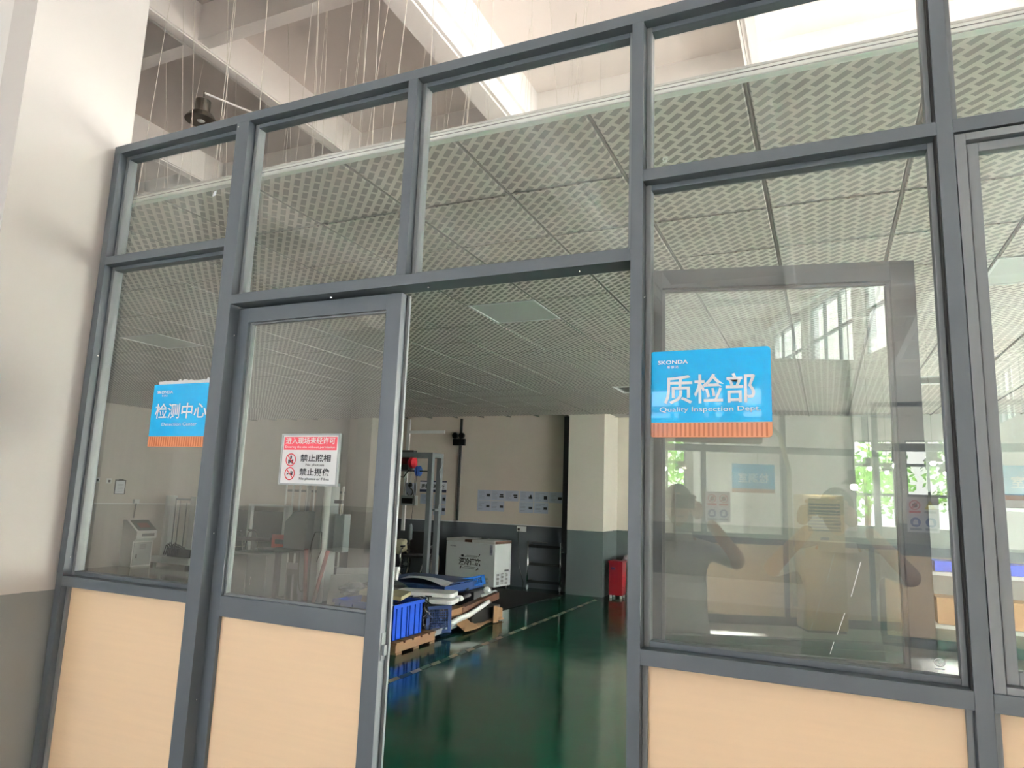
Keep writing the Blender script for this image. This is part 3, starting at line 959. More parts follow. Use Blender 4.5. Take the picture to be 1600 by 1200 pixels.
M().box(.45, .51, fy - .002, fy, .60, .78).build('energy_label', PAPERB, fz)
b = M()
for k in range(6): b.box(.455, .505, fy - .003, fy - .001, .62 + k * .025, .628 + k * .025)
tag(b.build('label_print', NAVY, fz), kind='stuff')
M().box(.33, .45, fy - .006, fy, .10, .19).build('control_panel', GREYC, fz, bevel=.004)
M().tube([(.415, fy - .014, .145), (.415, fy - .004, .145)], .026, 14).build('thermostat_knob', WHITE, fz)
b = M()
for k in range(3):
    for r in range(9):
        b.box(W2 - .001, W2 + .003, -.2 + k * .14, -.11 + k * .14, .08 + r * .022, .09 + r * .022)
tag(b.build('vent_slots', DARK, fz), kind='stuff')
M().box(W2 - .001, W2 + .002, .06, .2, .30, .33).build('side_logo', INK, fz)
LOCAL[0] = False

# papers on the back wall
def sheet_paper(x, z, w, h, label, pic, m=PAPERB):
    t = thing('paper_sheet', label, 'paper', (x + w / 2, YB - .004, z), group='printed sheets taped to the back wall')
    M().box(x + .003, x + w - .003, YB - .004, YB - .001, z - h + .003, z - .003).build('sheet', m, t)
    b = M()
    r_ = random.Random(int(x * 100) + int(z * 100))
    for k in range(6):
        zz = z - .03 - k * .026
        b.box(x + .03, x + .03 + r_.uniform(.06, .13) * (1.6 if k == 0 else 1), YB - .005, YB - .0035, zz - .006, zz)
    tag(b.build('printed_lines', INKS, t), kind='stuff')
    b = M()
    for q in pic: b.box(x + q[0] * w, x + q[1] * w, YB - .0055, YB - .0035, z - q[3] * h, z - q[2] * h)
    b.build('printed_picture', INK, t)
colx = (-6.28, -5.985, -5.69, -5.375, -5.07, -4.765)
ordn = ('first', 'second', 'third', 'fourth', 'fifth', 'sixth')
pics = ([(.68, .94, .38, .62)], [(.66, .9, .36, .5), (.62, .92, .54, .68)], [(.64, .92, .36, .5), (.68, .92, .54, .68)], [(.66, .9, .5, .7), (.74, .86, .34, .5)], [(.68, .9, .4, .72)], [(.62, .88, .46, .7)])
for k, x in enumerate(colx):
    sheet_paper(x, 1.785, .295, .205, '%s printed sheet from the left in the upper row above the freezer and cart' % ordn[k], pics[k])
for k, c in enumerate((0, 1, 3, 4)):
    sheet_paper(colx[c], 1.578, .295, .205, '%s printed sheet from the left in the lower row above the freezer and cart' % ordn[k], [(.68, .92, .42, .64)])
# banner and sheets left of the cable duct
t = thing('wall_banner', 'white banner with navy bars and black lettering behind the gantry', 'banner', (-7.3, YB - .005, 1.8))
M().box(-7.62, -6.99, YB - .006, YB - .001, 1.70, 1.93).build('banner_sheet', PAPER, t)
for z0, z1 in ((1.70, 1.755), (1.905, 1.93)): M().box(-7.62, -6.99, YB - .008, YB - .005, z0, z1).build('navy_bar', NAVY, t)
text('质量检测看板', .085, (-7.305, YB - .007, 1.79), X, Z, INK, t, align='CENTER', bold=.03, width=.56)
for nm, x, z in (('upper', -7.28, 1.66), ('lower', -7.28, 1.45)):
    sheet_paper(x, z, .29, .2, '%s printed sheet hanging under the navy barred banner, right side' % nm, [(.72, .95, .3, .62)])
sheet_paper(-7.6, 1.66, .29, .2, 'printed sheet under the navy barred banner, left side, behind the hoist', [(.72, .95, .3, .62)])

# twin head emergency lamp
t = thing('emergency_light', 'black twin head emergency lamp high on the back wall', 'lamp', (-6.73, YB, 2.72))
M().box(-6.87, -6.60, YB - .06, YB, 2.65, 2.79).build('battery_box', BLACK, t, bevel=.006)
for x in (-6.81, -6.66):
    h = M().lathe((x, YB - .07, 2.85), [(.03, .06), (.062, .02), (.062, -.03), (.05, -.035)], 16, 'Y').build('lamp_head', BLACK, t, smooth=False)
    M().lathe((x, YB - .07, 2.85), [(.045, -.034), (.03, -.025), (.0, -.02)], 16, 'Y').build('reflector', CHROME, h)
    M().tube([(x, YB - .04, 2.785), (x, YB - .05, 2.82)], .012, 6).build('neck', BLACK, t)
# socket with cable
t = thing('wall_socket', 'white double socket with a black plug just under the dado line', 'socket', (-5.30, YB, 1.07))
M().box(-5.40, -5.21, YB - .02, YB, 1.02, 1.12).build('faceplate', WHITE, t, bevel=.004)
M().box(-5.37, -5.335, YB - .06, YB - .018, 1.045, 1.085).build('plug', BLACK, t, bevel=.005)
M().tube([(-5.35, YB - .04, 1.05), (-5.35, YB - .04, .8), (-5.33, YB - .04, .4), (-5.22, YB - .05, .1), (-5.2, YB - .1, .012)], .008, 6).build('cable', CABLE, t)

# black three shelf trolley
t = thing('utility_cart', 'black three shelf trolley with chrome posts beside the pillar', 'cart', (-4.75, 10.42, 0), math.radians(5))
LOCAL[0] = True
hx, hy = .31, .17
for z in (.13, .44, .76):
    sh = M().box(-hx, hx, -hy, hy, z, z + .012).build('shelf', BLACK, t)
    b = M()
    for q in ((-hx, hx, -hy, -hy + .006), (-hx, hx, hy - .006, hy), (-hx, -hx + .006, -hy, hy), (hx - .006, hx, -hy, hy)): b.box(q[0], q[1], q[2], q[3], z, z + .05)
    b.build('rim', BLACK, sh)
for sx in (-1, 1):
    for sy in (-1, 1):
        M().tube([(sx * hx, sy * hy, .08), (sx * hx, sy * hy, .87)], .013, 8).build('post', CHROME, t, smooth=True)
        w = M().torus((sx * hx, sy * hy, .04), .028, .012, 'X', 14, 6).build('caster', GREYC, t)
        M().box(sx * hx - .018, sx * hx + .018, sy * hy - .014, sy * hy + .014, .045, .085).build('caster_fork', STEEL, w)
M().tube([(hx, -hy, .70), (hx + .08, -hy + .02, .70), (hx + .08, hy - .02, .70), (hx, hy, .70)], .009, 8).build('handle', CHROME, t, smooth=True)
b = M().prism([(0, 0), (.3, .02), (.28, .14), (.02, .16)], (-.28, -.1, .84), X, Y, Z * .012)
b.build('folded_tray', DARK, t)
LOCAL[0] = False
# red cabinet and things right of the pillar
t = thing('red_cabinet', 'small red metal cabinet on the floor right of the pillar', 'cabinet', (-3.45, 10.35, 0))
M().box(-3.57, -3.33, 10.22, 10.50 - .02, .05, .60).build('body', CABRED, t, bevel=.006)
M().prism([(-3.58, .60), (-3.32, .60), (-3.33, .63), (-3.57, .63)], (0, 10.2, 0), X, Z, Y * .29).build('lid', CABRED, t)
M().box(-3.53, -3.46, 10.214, 10.221, .48, .52).build('nameplate', NAVY, t)
M().box(-3.329, -3.322, 10.26, 10.44, .36, .375).build('rib', CABRED, t); M().box(-3.329, -3.322, 10.26, 10.44, .18, .195).build('rib', CABRED, t)
for x in (-3.54, -3.36):
    for y in (10.25, 10.44): M().tube([(x, y, 0), (x, y, .055)], .02, 8).build('foot', GREYC, t)
t.location.x += .07
t = thing('fibre_drum', 'white drum with crumpled sheets on top behind the red cabinet', 'drum', (-3.22, 10.72, 0))
M().lathe((-3.22, 10.72, 0), [(.16, 0), (.17, .02), (.165, .60), (.172, .62)], 20).build('barrel', WHITE, t, smooth=True)
M().blob((-3.22, 10.72, .66), (.17, .16, .05), .4, 3, 2, 2.2).build('crumpled_sheet', PAPER, t)
for k in range(5):
    tag(M().tube([(-3.20 + .028 * k, 10.36 - .01 * k, 0), (-3.22 + .028 * k, 10.52, .44 - .05 * k)], .009, 6).build('steel_rod', STEEL),
        '%s thin steel rod from the red cabinet, leaning against the drum' % ('first', 'second', 'third', 'fourth', 'fifth')[k], 'rod', 'thin steel rods leaning by the red cabinet')
# black rubber mat
tag(M().prism([(-6.35, 8.55), (-4.46, 7.85), (-4.24, 9.95), (-5.4, 10.0), (-6.2, 9.7)], (0, 0, .002), X, Y, Z * .008).build('rubber_mat', MAT), 'black rubber mat on the green floor in front of the freezer', 'mat')

# dashed hazard tape on the floor
tp = thing('floor_tape', 'dashed dark and pale hazard tape line along the green floor', 'tape', (-3.64, 5, 0))
dm = M(); dm.add([(-.034, -.06, .001), (.034, -.11, .001), (.034, .06, .001), (-.034, .11, .001)], [(0, 1, 2, 3)])
D0 = dm.build('pale_dash', TAPE, tp, fix=False)
for v in D0.data.vertices: v.co += tp.location
E0 = dm.build('dark_dash', TAPED, tp, fix=False)
for v in E0.data.vertices: v.co += tp.location
y = .5
k = 0
while y < 9.8:
    src, nm = (D0, 'pale_dash') if k % 2 == 0 else (E0, 'dark_dash')
    loc = Vector((-3.67 + .006 * y + (.006 if k % 3 else 0), y, 0.0008)) - tp.location
    if k < 2: src.location = loc
    else: link_copy(src, nm, tp, loc)
    y += .185; k += 1

# ---- gantry, hoist, hanging scale
t = thing('lifting_gantry', 'grey square steel lifting gantry in front of the banner', 'gantry', (-7.1, 9.4, 0))
GXR, GXL, GY0, GY1, GZ = -6.60, -7.62, 9.2, 9.52, 2.42
for x, y in ((GXR, GY0), (GXR, GY1), (GXL, GY0), (GXL, GY1)):
    M().box(x - .045, x + .045, y - .045, y + .045, .01, GZ - .09).build('post', GREYP, t)
    M().box(x - .08, x + .08, y - .08, y + .08, 0, .012).build('base_plate', GREYP, t)
for y in (GY0, GY1): M().box(GXL - .045, GXR + .045, y - .045, y + .045, GZ - .09, GZ).build('top_beam', GREYP, t)
for x in (GXL, GXR): M().box(x - .045, x + .045, GY0 + .045, GY1 - .045, GZ - .09, GZ).build('cross_beam', GREYP, t)
M().box(-7.50, -7.06, GY0 + .1, GY1 - .1, GZ + .0, GZ + .05).build('trolley_plate', DARK, t)
M().tube([(GXL, 9.3, 2.08), (GXR, 9.3, 2.08)], .012, 6).build('tie_rod', BLACK, t)
pts = [(GXR + .09 + .02 * math.sin(k * 2.1), GY0 + .22 + .03 * math.cos(k * 1.3), 2.32 - k * .115) for k in range(9)]
M().tube(pts, .008, 5).build('signal_cable', STEEL, t)
M().box(GXR - .03, GXR + .1, GY0 + .05, GY1 - .05, 1.36, 1.40).build('shelf_bracket', GREYP, t)
h = thing('electric_hoist', 'red electric hoist with a black hook under the gantry beam', 'hoist', (-7.24, 9.38, 2.3))
M().tube([(-7.52, 9.38, 2.27), (-7.20, 9.38, 2.27)], .095, 18).build('motor', CABRED, h)
M().lathe((-7.12, 9.38, 2.24), [(.0, -.08), (.07, -.07), (.11, -.02), (.11, .04), (.0, .06)], 18, 'X').build('drum', RED, h)
M().box(-7.44, -7.16, 9.30, 9.46, 2.10, 2.2).build('gearbox', BLACK, h, bevel=.01)
M().box(-7.40, -7.06, 9.33, 9.43, 2.33, 2.42).build('bracket', BEIGE, h)
M().tube([(-7.42, 9.35, 2.12), (-7.38, 9.3, 1.98), (-7.25, 9.3, 1.96), (-7.16, 9.33, 2.1)], .012, 6).build('power_cable', CABLE, h)
M().tube([(-7.14, 9.38, 2.12), (-7.14, 9.38, 1.86)], .006, 6).build('steel_rope', STEEL, h)
M().lathe((-7.14, 9.38, 1.82), [(.0, .05), (.03, .04), (.045, 0), (.03, -.04), (0, -.05)], 12).build('hook_block', BLACK, h)
hk = [(-7.14 + .06 * math.sin(a) - (.0), 9.38, 1.69 + .07 * math.cos(a)) for a in [PI * (0 + .16 * k) for k in range(10)]]
M().tube([(-7.14, 9.38, 1.80)] + hk, [.014] + [.014 - .0006 * k for k in range(10)], 7).build('hook', BLACK, h)
t = thing('hanging_scale', 'pale hanging crane scale with a black display below the hook', 'scale', (-7.13, 9.38, 1.55))
M().box(-7.30, -6.99, 9.33, 9.43, 1.44, 1.625).build('housing', GREYC, t, bevel=.006)
M().box(-7.275, -7.035, 9.322, 9.332, 1.475, 1.575).build('display', BLACK, t)
M().tube([(-7.27, 9.38, 1.62), (-7.24, 9.38, 1.95)], .006, 5).build('sling', BLACK, t); M().tube([(-7.02, 9.38, 1.62), (-7.02, 9.38, 2.08)], .006, 5).build('sling', BLACK, t)
M().box(-7.25, -7.02, 9.40, 9.405, 1.63, 1.86).build('data_card', PAPERB, t)
t = thing('pulley', 'blue pulley disc on the tie rod of the gantry', 'pulley', (-6.93, 9.3, 2.08))
M().lathe((-6.93, 9.3, 2.08), [(.03, -.03), (.10, -.025), (.085, -.006), (.085, .006), (.10, .025), (.03, .03)], 20, 'X').build('wheel', SIGNB, t)
M().tube([(-6.93, 9.2, 2.03), (-6.93, 9.19, 1.5), (-6.96, 9.2, 1.12)], .006, 5).build('cord', BLACK, t)
M().lathe((-6.96, 9.2, .95), [(.0, -.13), (.035, -.12), (.035, .12), (.015, .16), (0, .17)], 10).build('pendant_grip', GREYP, t)

# ---- wheelchair
wc = thing('wheelchair', 'black folding wheelchair behind the gantry posts', 'wheelchair', (-7.22, 9.93, 0), math.radians(14))
LOCAL[0] = True
for sx in (-1, 1):
    w = M().torus((sx * .29, .12, .30), .285, .016, 'X', 36, 6).build('wheel', BLACK, wc)
    M().torus((sx * .315, .12, .30), .255, .009, 'X', 36, 6).build('hand_rim', IVORY, w)
    b = M()
    for k in range(12):
        a = 2 * PI * k / 12
        b.tube([(sx * .29, .12, .30), (sx * .29, .12 + .28 * math.cos(a), .30 + .28 * math.sin(a))], .0025, 4, False)
    b.tube([(sx * .26, .12, .30), (sx * .33, .12, .30)], .025, 10)
    b.build('spokes', STEEL, w)
    c = M().torus((sx * .24, -.36, .095), .075, .018, 'X', 20, 6).build('caster', IVORY, wc)
    M().tube([(sx * .24, -.36, .095), (sx * .24, -.33, .26)], .014, 6).build('caster_fork', CHROME, c)
    M().tube([(sx * .25, .24, .92), (sx * .25, .20, .5), (sx * .25, .2, .25), (sx * .25, -.30, .27), (sx * .25, -.34, .5), (sx * .25, -.28, .62), (sx * .25, .2, .64)], .012, 8).build('side_frame', CHROME, wc, smooth=True)
    M().box(sx * .25 - .03, sx * .25 + .03, -.27, .15, .64, .675).build('armrest', BLACK, wc, bevel=.01)
    M().tube([(sx * .25, .24, .92), (sx * .25, .34, .93)], .018, 8).build('push_handle', BLACK, wc)
    M().tube([(sx * .22, -.30, .45), (sx * .21, -.42, .30), (sx * .20, -.48, .14)], .012, 8).build('leg_rest', CHROME, wc, smooth=True)
    M().box(sx * .11 - .08, sx * .11 + .08, -.56, -.42, .12, .135).build('footplate', BLACK, wc)
M().box(-.235, .235, -.28, .17, .46, .51).build('seat', BLACK, wc, bevel=.012)
M().box(-.24, .24, .17, .215, .50, .93).build('backrest', BLACK, wc, bevel=.012)
LOCAL[0] = False
t = M().blob((-7.52, 9.74, .655), (.14, .13, .15), .3, 4, 3, 1.6)
o = t.build('cloth_bundle', IVORY, smooth=True); tag(o, 'ivory cloth bundle lying on the wheelchair seat', 'bundle')

# ================================================================== heap on the floor
pl = thing('pallet', 'worn wooden pallet under the blue bin', 'pallet', (-4.7, 5.05, 0))
for k in range(5):
    M().box(-5.45, -4.15, 4.62 + k * .17, 4.62 + k * .17 + .13, .10, .122).build('deck_board', WOOD, pl, bevel=.003)
for x in (-5.45, -4.85, -4.25):
    M().box(x, x + .09, 4.62, 5.43, .022, .10).build('stringer', WOOD, pl, bevel=.003)
for k in (0, 2, 4): M().box(-5.45, -4.15, 4.62 + k * .17, 4.62 + k * .17 + .11, 0, .022).build('bottom_board', WOOD, pl)
bn = thing('storage_bin', 'large blue ribbed plastic bin on the wooden pallet', 'bin', (-4.7, 4.95, .122))
bx0, bx1, by0, by1, bz0, bz1 = -5.02, -4.24, 4.66, 5.25, .123, .49
th = .008
b = M()
b.box(bx0, bx1, by0, by1, bz0, bz0 + th)
for q in ((bx0, bx0 + th, by0, by1), (bx1 - th, bx1, by0, by1), (bx0, bx1, by0, by0 + th), (bx0, bx1, by1 - th, by1)): b.box(q[0], q[1], q[2], q[3], bz0, bz1)
b.build('tub', BIN, bn)
b = M()
for q in ((bx0 - .018, bx0, by0 - .018, by1 + .018), (bx1, bx1 + .018, by0 - .018, by1 + .018), (bx0, bx1, by0 - .018, by0), (bx0, bx1, by1, by1 + .018)): b.box(q[0], q[1], q[2], q[3], bz1 - .035, bz1)
b.build('rim', BIN, bn)
for y in (4.72, 4.82, 4.93, 4.98, 5.09, 5.19): M().box(bx1, bx1 + .014, y - .006, y + .006, bz0 + .01, bz1 - .03).build('rib', BIN, bn)
for x in (-4.95, -4.78, -4.6, -4.45, -4.3): M().box(x - .006, x + .006, by0 - .014, by0, bz0 + .01, bz1 - .03).build('rib', BIN, bn)
t = thing('cardboard_piece', 'brown cardboard piece standing in the blue bin', 'cardboard', (-4.75, 4.95, .15))
M().prism([(-.16, 0), (.22, 0), (.2, .42), (.02, .52), (-.06, .4)], (-4.83, 5.0, .135), X, Z, Y * .03).build('board', CARD, t)
for nm, x, y, h, tl in (('front', -5.62, 5.62, .64, .0), ('rear', -5.60, 5.70, .72, .0)):
    t = thing('foam_sheet', '%s white foam packing sheet standing behind the blue bin' % nm, 'foam sheet', (x, y, 0), group='white foam packing sheets')
    M().prism([(-.30, 0), (.62, 0), (.70, h + .04), (-.24, h - .04)], (x, y, 0), X, Z, Y * .05).build('slab', FOAM, t, bevel=.008)
tag(M().blob((-4.98, 4.92, .57), (.13, .2, .07), .5, 8, 3, 2.2).build('plastic_film', BAG, smooth=False), 'crumpled grey plastic film on top of the blue bin', 'plastic film')
tag(M().obox((-4.62, 5.05, .545), (.5, .34, .045), (.05, .08, .25)).build('beige_board', BEIGE, bevel=.004), 'beige board lying across the blue bin', 'board')
tag(M().blob((-4.66, 5.10, .63), (.26, .15, .05), .4, 2, 3, 2.0).build('foam_wrap', DARK, smooth=False), 'dark grey wrap lying on the beige board', 'wrap')

# stacked flat blue crates under white panels
ct = thing('flat_crate', 'wide flat blue crate topped by a bent white sheet', 'crate', (-4.9, 6.0, .4))
def tray(x0, x1, y0, y1, z0, z1, m, root, nm='tray'):
    b = M().box(x0, x1, y0, y1, z0, z0 + .01)
    for q in ((x0, x0 + .01, y0, y1), (x1 - .01, x1, y0, y1), (x0, x1, y0, y0 + .01), (x0, x1, y1 - .01, y1)): b.box(q[0], q[1], q[2], q[3], z0, z1)
    return b.build(nm, m, root)
tray(-5.55, -4.40, 5.75, 6.85, .42, .53, BIN3, ct)
for x in (-5.3, -5.05, -4.8, -4.55): M().box(x - .008, x + .008, 5.738, 5.75, .43, .52).build('rib', BIN3, ct)
M().box(-5.56, -4.39, 5.738, 5.75, .515, .53).build('rim', BIN3, ct)
M().box(-5.5, -4.45, 5.8, 6.8, .53, .536).build('inlay', BIN3, ct)
ct.location.y += .27
cb = thing('black_crate', 'black crate full of tangled wires under the white panels', 'crate', (-4.95, 6.1, 0))
tray(-5.45, -4.68, 5.80, 6.6, .0, .34, BLACK, cb)
tag(M().box(-5.44, -4.5, 5.80, 6.58, .34, .42).build('support_board', BLACK), 'black board between the wire crate and the blue crate', 'board')
b = M()
rb = random.Random(11)
for k in range(120):
    p = Vector((rb.uniform(-4.62, -4.40), rb.uniform(5.35, 5.62), rb.uniform(.04, .42)))
    pp = [p]
    for _ in range(5):
        p = p + Vector((rb.uniform(-.1, .1), rb.uniform(-.1, .1), rb.uniform(-.09, .09)))
        p.z = max(.02, min(.46, p.z)); p.x = min(p.x, -4.36)
        pp.append(p)
    b.tube(pp, .008, 4, False)
tag(b.build('wire_tangle', CABLE), 'tangle of thin black wire beside the blue bin', 'wire', kind='stuff')
def slab_panel(nm, cx, cy, z, lx, ly, rz, label):
    pts = []
    r = .07
    for (ax, ay, s0) in ((lx / 2 - r, ly / 2 - r, 0), (-lx / 2 + r, ly / 2 - r, 90), (-lx / 2 + r, -ly / 2 + r, 180), (lx / 2 - r, -ly / 2 + r, 270)):
        for k in range(5):
            a = math.radians(s0 + 22.5 * k); pts.append((ax + r * math.cos(a), ay + r * math.sin(a)))
    c, s = math.cos(rz), math.sin(rz)
    return tag(M().prism(pts, (cx, cy, z), Vector((c, s, 0)), Vector((-s, c, 0)), Z * .05).build(nm, PANELW, bevel=.012), label, 'panel', 'white moulded panels')
slab_panel('moulded_panel', -4.56, 5.83, .445, .78, .36, .30, 'upper white moulded panel on the heap by the blue crate')
slab_panel('moulded_panel', -4.44, 5.80, .375, .62, .34, .24, 'lower white moulded panel on the heap by the blue crate')
tag(M().sheet(lambda u, v: (-5.20 + .80 * u - .1 * v, 6.20 + .40 * v - .16 * u, .545 + .05 * max(0, math.sin(PI * (u * 1.1))) * (1 - .6 * v) - .05 * max(0, u - .8)), 12, 5).build('bent_sheet', PAPER, solid=.004),
    'bent white paper sheet on the flat blue crate', 'sheet')
# leaning perforated basket
def mesh_panel(name, o, ux, uy, w, h, m, label, cat, nx, ny):
    o, ux, uy = Vector(o), Vector(ux).normalized(), Vector(uy).normalized()
    nn = ux.cross(uy)
    t = thing(name, label, cat, tuple(o))
    f = M()
    for q in (rect(0, 0, w, h * .12), rect(0, h * .88, w, h), rect(0, h * .12, w * .14, h * .88), rect(w * .86, h * .12, w, h * .88)): f.prism(q, o, ux, uy, nn * .02)
    f.build('frame', m, t)
    g = M()
    for k in range(1, nx): g.prism(rect(w * .14 + w * .72 * k / nx - .004, h * .12, w * .14 + w * .72 * k / nx + .004, h * .88), o, ux, uy, nn * .012)
    for k in range(1, ny): g.prism(rect(w * .14, h * .12 + h * .76 * k / ny - .004, w * .86, h * .12 + h * .76 * k / ny + .004), o, ux, uy, nn * .012)
    tag(g.build('mesh', m, t), kind='stuff')
    return t
mesh_panel('perforated_basket', (-4.40, 5.62, .03), (.62, .42, .04), (-.10, .16, .62), .30, .31, BIN3, 'dull blue perforated basket side leaning below the white panels', 'basket', 8, 8)
mesh_panel('perforated_tray', (-4.55, 6.75, .42), (.75, .52, .18), (-.15, .2, .2), .34, .16, BIN2, 'bright blue perforated tray edge at the far end of the heap', 'tray', 9, 4)
tag(M().box(-4.75, -4.30, 6.65, 7.2, .0, .41).build('dark_box', DARK, bevel=.01), 'dark box holding up the bright blue tray', 'box')
pts = [(-4.21, 5.84, .125), (-4.20, 5.93, .14), (-4.19, 6.05, .165), (-4.18, 6.3, .18), (-4.16, 6.55, .235), (-4.14, 6.78, .29)]
tag(M().tube(pts, [.034, .034, .036, .034, .032, .026], 10).build('bent_bar', PANELW, smooth=True), 'curved white bar lying across the torn cardboard', 'bar')
t = thing('torn_cardboard', 'torn brown cardboard with cut outs at the front of the heap', 'cardboard', (-4.2, 6.5, 0))
b = M()
def cz(u, v): return .02 + .13 * v + .05 * math.sin(u * 9) * v
def cp(u, v): return Vector((-4.10 - .30 * v + .03 * math.sin(u * 7), 6.05 + 1.1 * u + .1 * v, cz(u, v)))
for i in range(14):
    for j in range(4):
        if (i in (4, 5, 8) and j in (1, 2)): continue
        u0, u1, v0, v1 = i / 14, (i + 1) / 14, j / 4, (j + 1) / 4
        b.add([cp(u0, v0), cp(u1, v0), cp(u1, v1), cp(u0, v1)], [(0, 1, 2, 3)])
b.build('sheet', CARD, t, solid=.006)
M().sheet(lambda u, v: (-4.10 + .03 * math.sin(u * 6), 6.85 + .3 * u, .01 + .22 * v * (1 - .3 * u)), 6, 3).build('flap', CARD, t, solid=.006)
tag(M().obox((-4.26, 6.72, .27), (.10, .95, .09), (.10, .0, -.06)).build('long_box', WOODD, bevel=.004), 'long dark brown box lying on the torn cardboard', 'box')
tag(M().obox((-4.33, 6.12, .22), (.14, .36, .10), (.05, 0, -.08)).build('wood_block', CARD, bevel=.003), 'short brown block beside the dark box', 'block')
tag(M().box(-4.29, -4.17, 6.35, 7.2, 0, .20).build('grey_carton', BLACK, bevel=.006), 'black carton supporting the dark brown box', 'carton')
t = thing('metal_tube', 'square grey metal tube lying on the floor by the basket', 'tube', (-4.3, 5.85, 0))
M().obox((-4.28, 5.86, .075), (.08, .86, .06), (.03, 0, .04)).build('tube', GREYP, t)
M().obox((-4.263, 5.428, .062), (.06, .006, .042), (.03, 0, .04)).build('open_end', BLACK, t)
tag(M().obox((-4.48, 6.05, .025), (.30, .5, .045), (0, 0, .1)).build('blue_board', BIN3), 'flat blue board under the metal tube', 'board')
for k, (x, y, z, l) in enumerate(((-4.38, 6.75, .36, .5), (-4.30, 7.05, .33, .4), (-4.45, 6.5, .42, .35))):
    tag(M().tube([(x, y - l / 2, z), (x + .03, y + l / 2, z + .02)], .03, 8).build('grey_pipe', GREYC if k == 1 else DARK, smooth=True),
        ('%s short grey pipe on top of the heap' % ordn[k]) if k else 'long dark pipe on top of the heap near the blue tray', 'pipe', 'pipes on the heap')
for k, (x, y, z) in enumerate(((-4.36, 6.35, .36), (-4.27, 6.98, .40))):
    tag(M().blob((x, y, z), (.06, .05, .045), .3, 20 + k, 2).build('white_fitting', FOAM), 'white round fitting on the heap, %s one' % ('nearer' if k == 0 else 'farther'), 'fitting')

# ================================================================== left part of the room
def socket(x, y, z, label):
    t = thing('wall_socket', label, 'socket', (x, y, z))
    M().box(XL, XL + .015, y - .05, y + .05, z - .05, z + .05).build('faceplate', WHITE, t)
    M().box(XL + .014, XL + .03, y - .02, y + .02, z - .03, z + .02).build('plug', DARK, t)
socket(XL, 7.33, 1.70, 'white wall socket far left on the left wall')
socket(XL, 7.58, 1.69, 'white wall socket beside the clipboard on the left wall')
t = thing('clipboard', 'clipboard with a white sheet hanging on the left wall', 'clipboard', (XL, 7.84, 1.58))
M().box(XL, XL + .006, 7.72, 7.96, 1.43, 1.72).build('board', DARK, t)
M().box(XL + .006, XL + .008, 7.74, 7.94, 1.44, 1.70).build('sheet', PAPER, t)
M().box(XL + .006, XL + .02, 7.79, 7.89, 1.70, 1.735).build('clip', BLACK, t)
b = M()
for k in range(6): b.box(XL + .008, XL + .009, 7.78, 7.9, 1.48 + .03 * k, 1.485 + .03 * k)
tag(b.build('printed_lines', INKS, t), kind='stuff')
tag(M().box(XL, XL + .02, .2, YB, 1.232, 1.25).build('baseboard_dado', WHITE), 'thin white dado line on the left wall', 'trim', kind='structure')
t = thing('cable_box', 'white junction box with a dark conduit above the instrument console', 'junction box', (XL, 8.23, 1.2))
M().box(XL, XL + .05, 8.17, 8.29, 1.25, 1.33).build('box', WHITE, t)
M().tube([(XL + .03, 8.23, 1.25), (XL + .03, 8.21, .95)], .012, 6).build('conduit', DARK, t)
# instrument console
t = thing('instrument_console', 'white instrument console with a sloping dark panel by the left wall', 'console', (-12.9, 8.25, 0))
cx0, cx1, cy0, cy1 = -13.08, -12.70, 8.0, 8.46
M().prism([(cx0, 0), (cx1 - .03, 0), (cx1 - .03, .50), (cx1 + .06, .56), (cx1 + .06, .70), (cx0 + .1, .92), (cx0, .92)], (0, cy0, 0), X, Z, Y * (cy1 - cy0)).build('cabinet', WHITE, t, bevel=.006)
v0, v1 = Vector((cx0 + .13, 0, .908)), Vector((cx1 + .03, 0, .715))
dv = (v1 - v0)
nv = Vector((-dv.z, 0, dv.x)).normalized()
if nv.z < 0: nv = -nv
M().prism(rect(0, .05, dv.length, .47), Vector((v0.x, cy0, v0.z)) + nv * .001, dv.normalized(), Y, nv * .004).build('keypad', DARK, t)
M().prism(rect(.1, .14, dv.length - .1, .38), Vector((v0.x, cy0, v0.z)) + nv * .005, dv.normalized(), Y, nv * .003).build('screen', HOSE, t)
M().box(cx1 + .06, cx1 + .066, cy0 + .12, cy1 - .06, .60, .66).build('port_row', GREYP, t)
M().box(cx1 - .03, cx1 - .022, cy0 + .03, cy1 - .03, .03, .48).build('door', GREYC, t)
b = M()
for k in range(5): b.box(cx1 - .022, cx1 - .018, cy0 + .16, cy1 - .16, .36 + k * .018, .366 + k * .018)
tag(b.build('vent_slots', DARK, t), kind='stuff')
M().box(cx1 - .022, cx1 - .01, cy0 + .09, cy0 + .11, .17, .25).build('door_handle', DARK, t)
# frame tester
t = thing('frame_tester', 'white two column testing frame on a low platform', 'testing machine', (-12.2, 8.6, 0))
M().box(-12.85, -11.75, 8.3, 9.1, .06, .19).build('platform', WHITE, t, bevel=.006)
for x, y in ((-12.8, 8.35), (-11.8, 8.35), (-12.8, 9.05), (-11.8, 9.05)): M().box(x - .04, x + .04, y - .04, y + .04, 0, .06).build('foot', BLACK, t)
for x in (-12.66, -11.93):
    M().box(x - .08, x + .08, 8.42, 8.58, .19, 1.43).build('column', WHITE, t, bevel=.006)
for k, x in enumerate((-12.52, -12.40, -12.20)):
    M().tube([(x, 8.5, .19), (x, 8.5, 1.38 - .04 * k)], .012, 6).build('guide_rod', CHROME, t)
M().box(-12.6, -11.9, 8.55, 8.62, 1.34, 1.38).build('crossbar', STEEL, t)
M().box(-12.5, -11.85, 8.4, 9.0, .19, .36).build('bed', DARK, t)
b = M()
for k in range(8): b.tube([(-12.6 + .06 * k, 8.4, .22), (-12.5 + .05 * k, 8.36, .42 + .03 * (k % 3)), (-12.4 + .07 * k, 8.45, .3)], .012, 5)
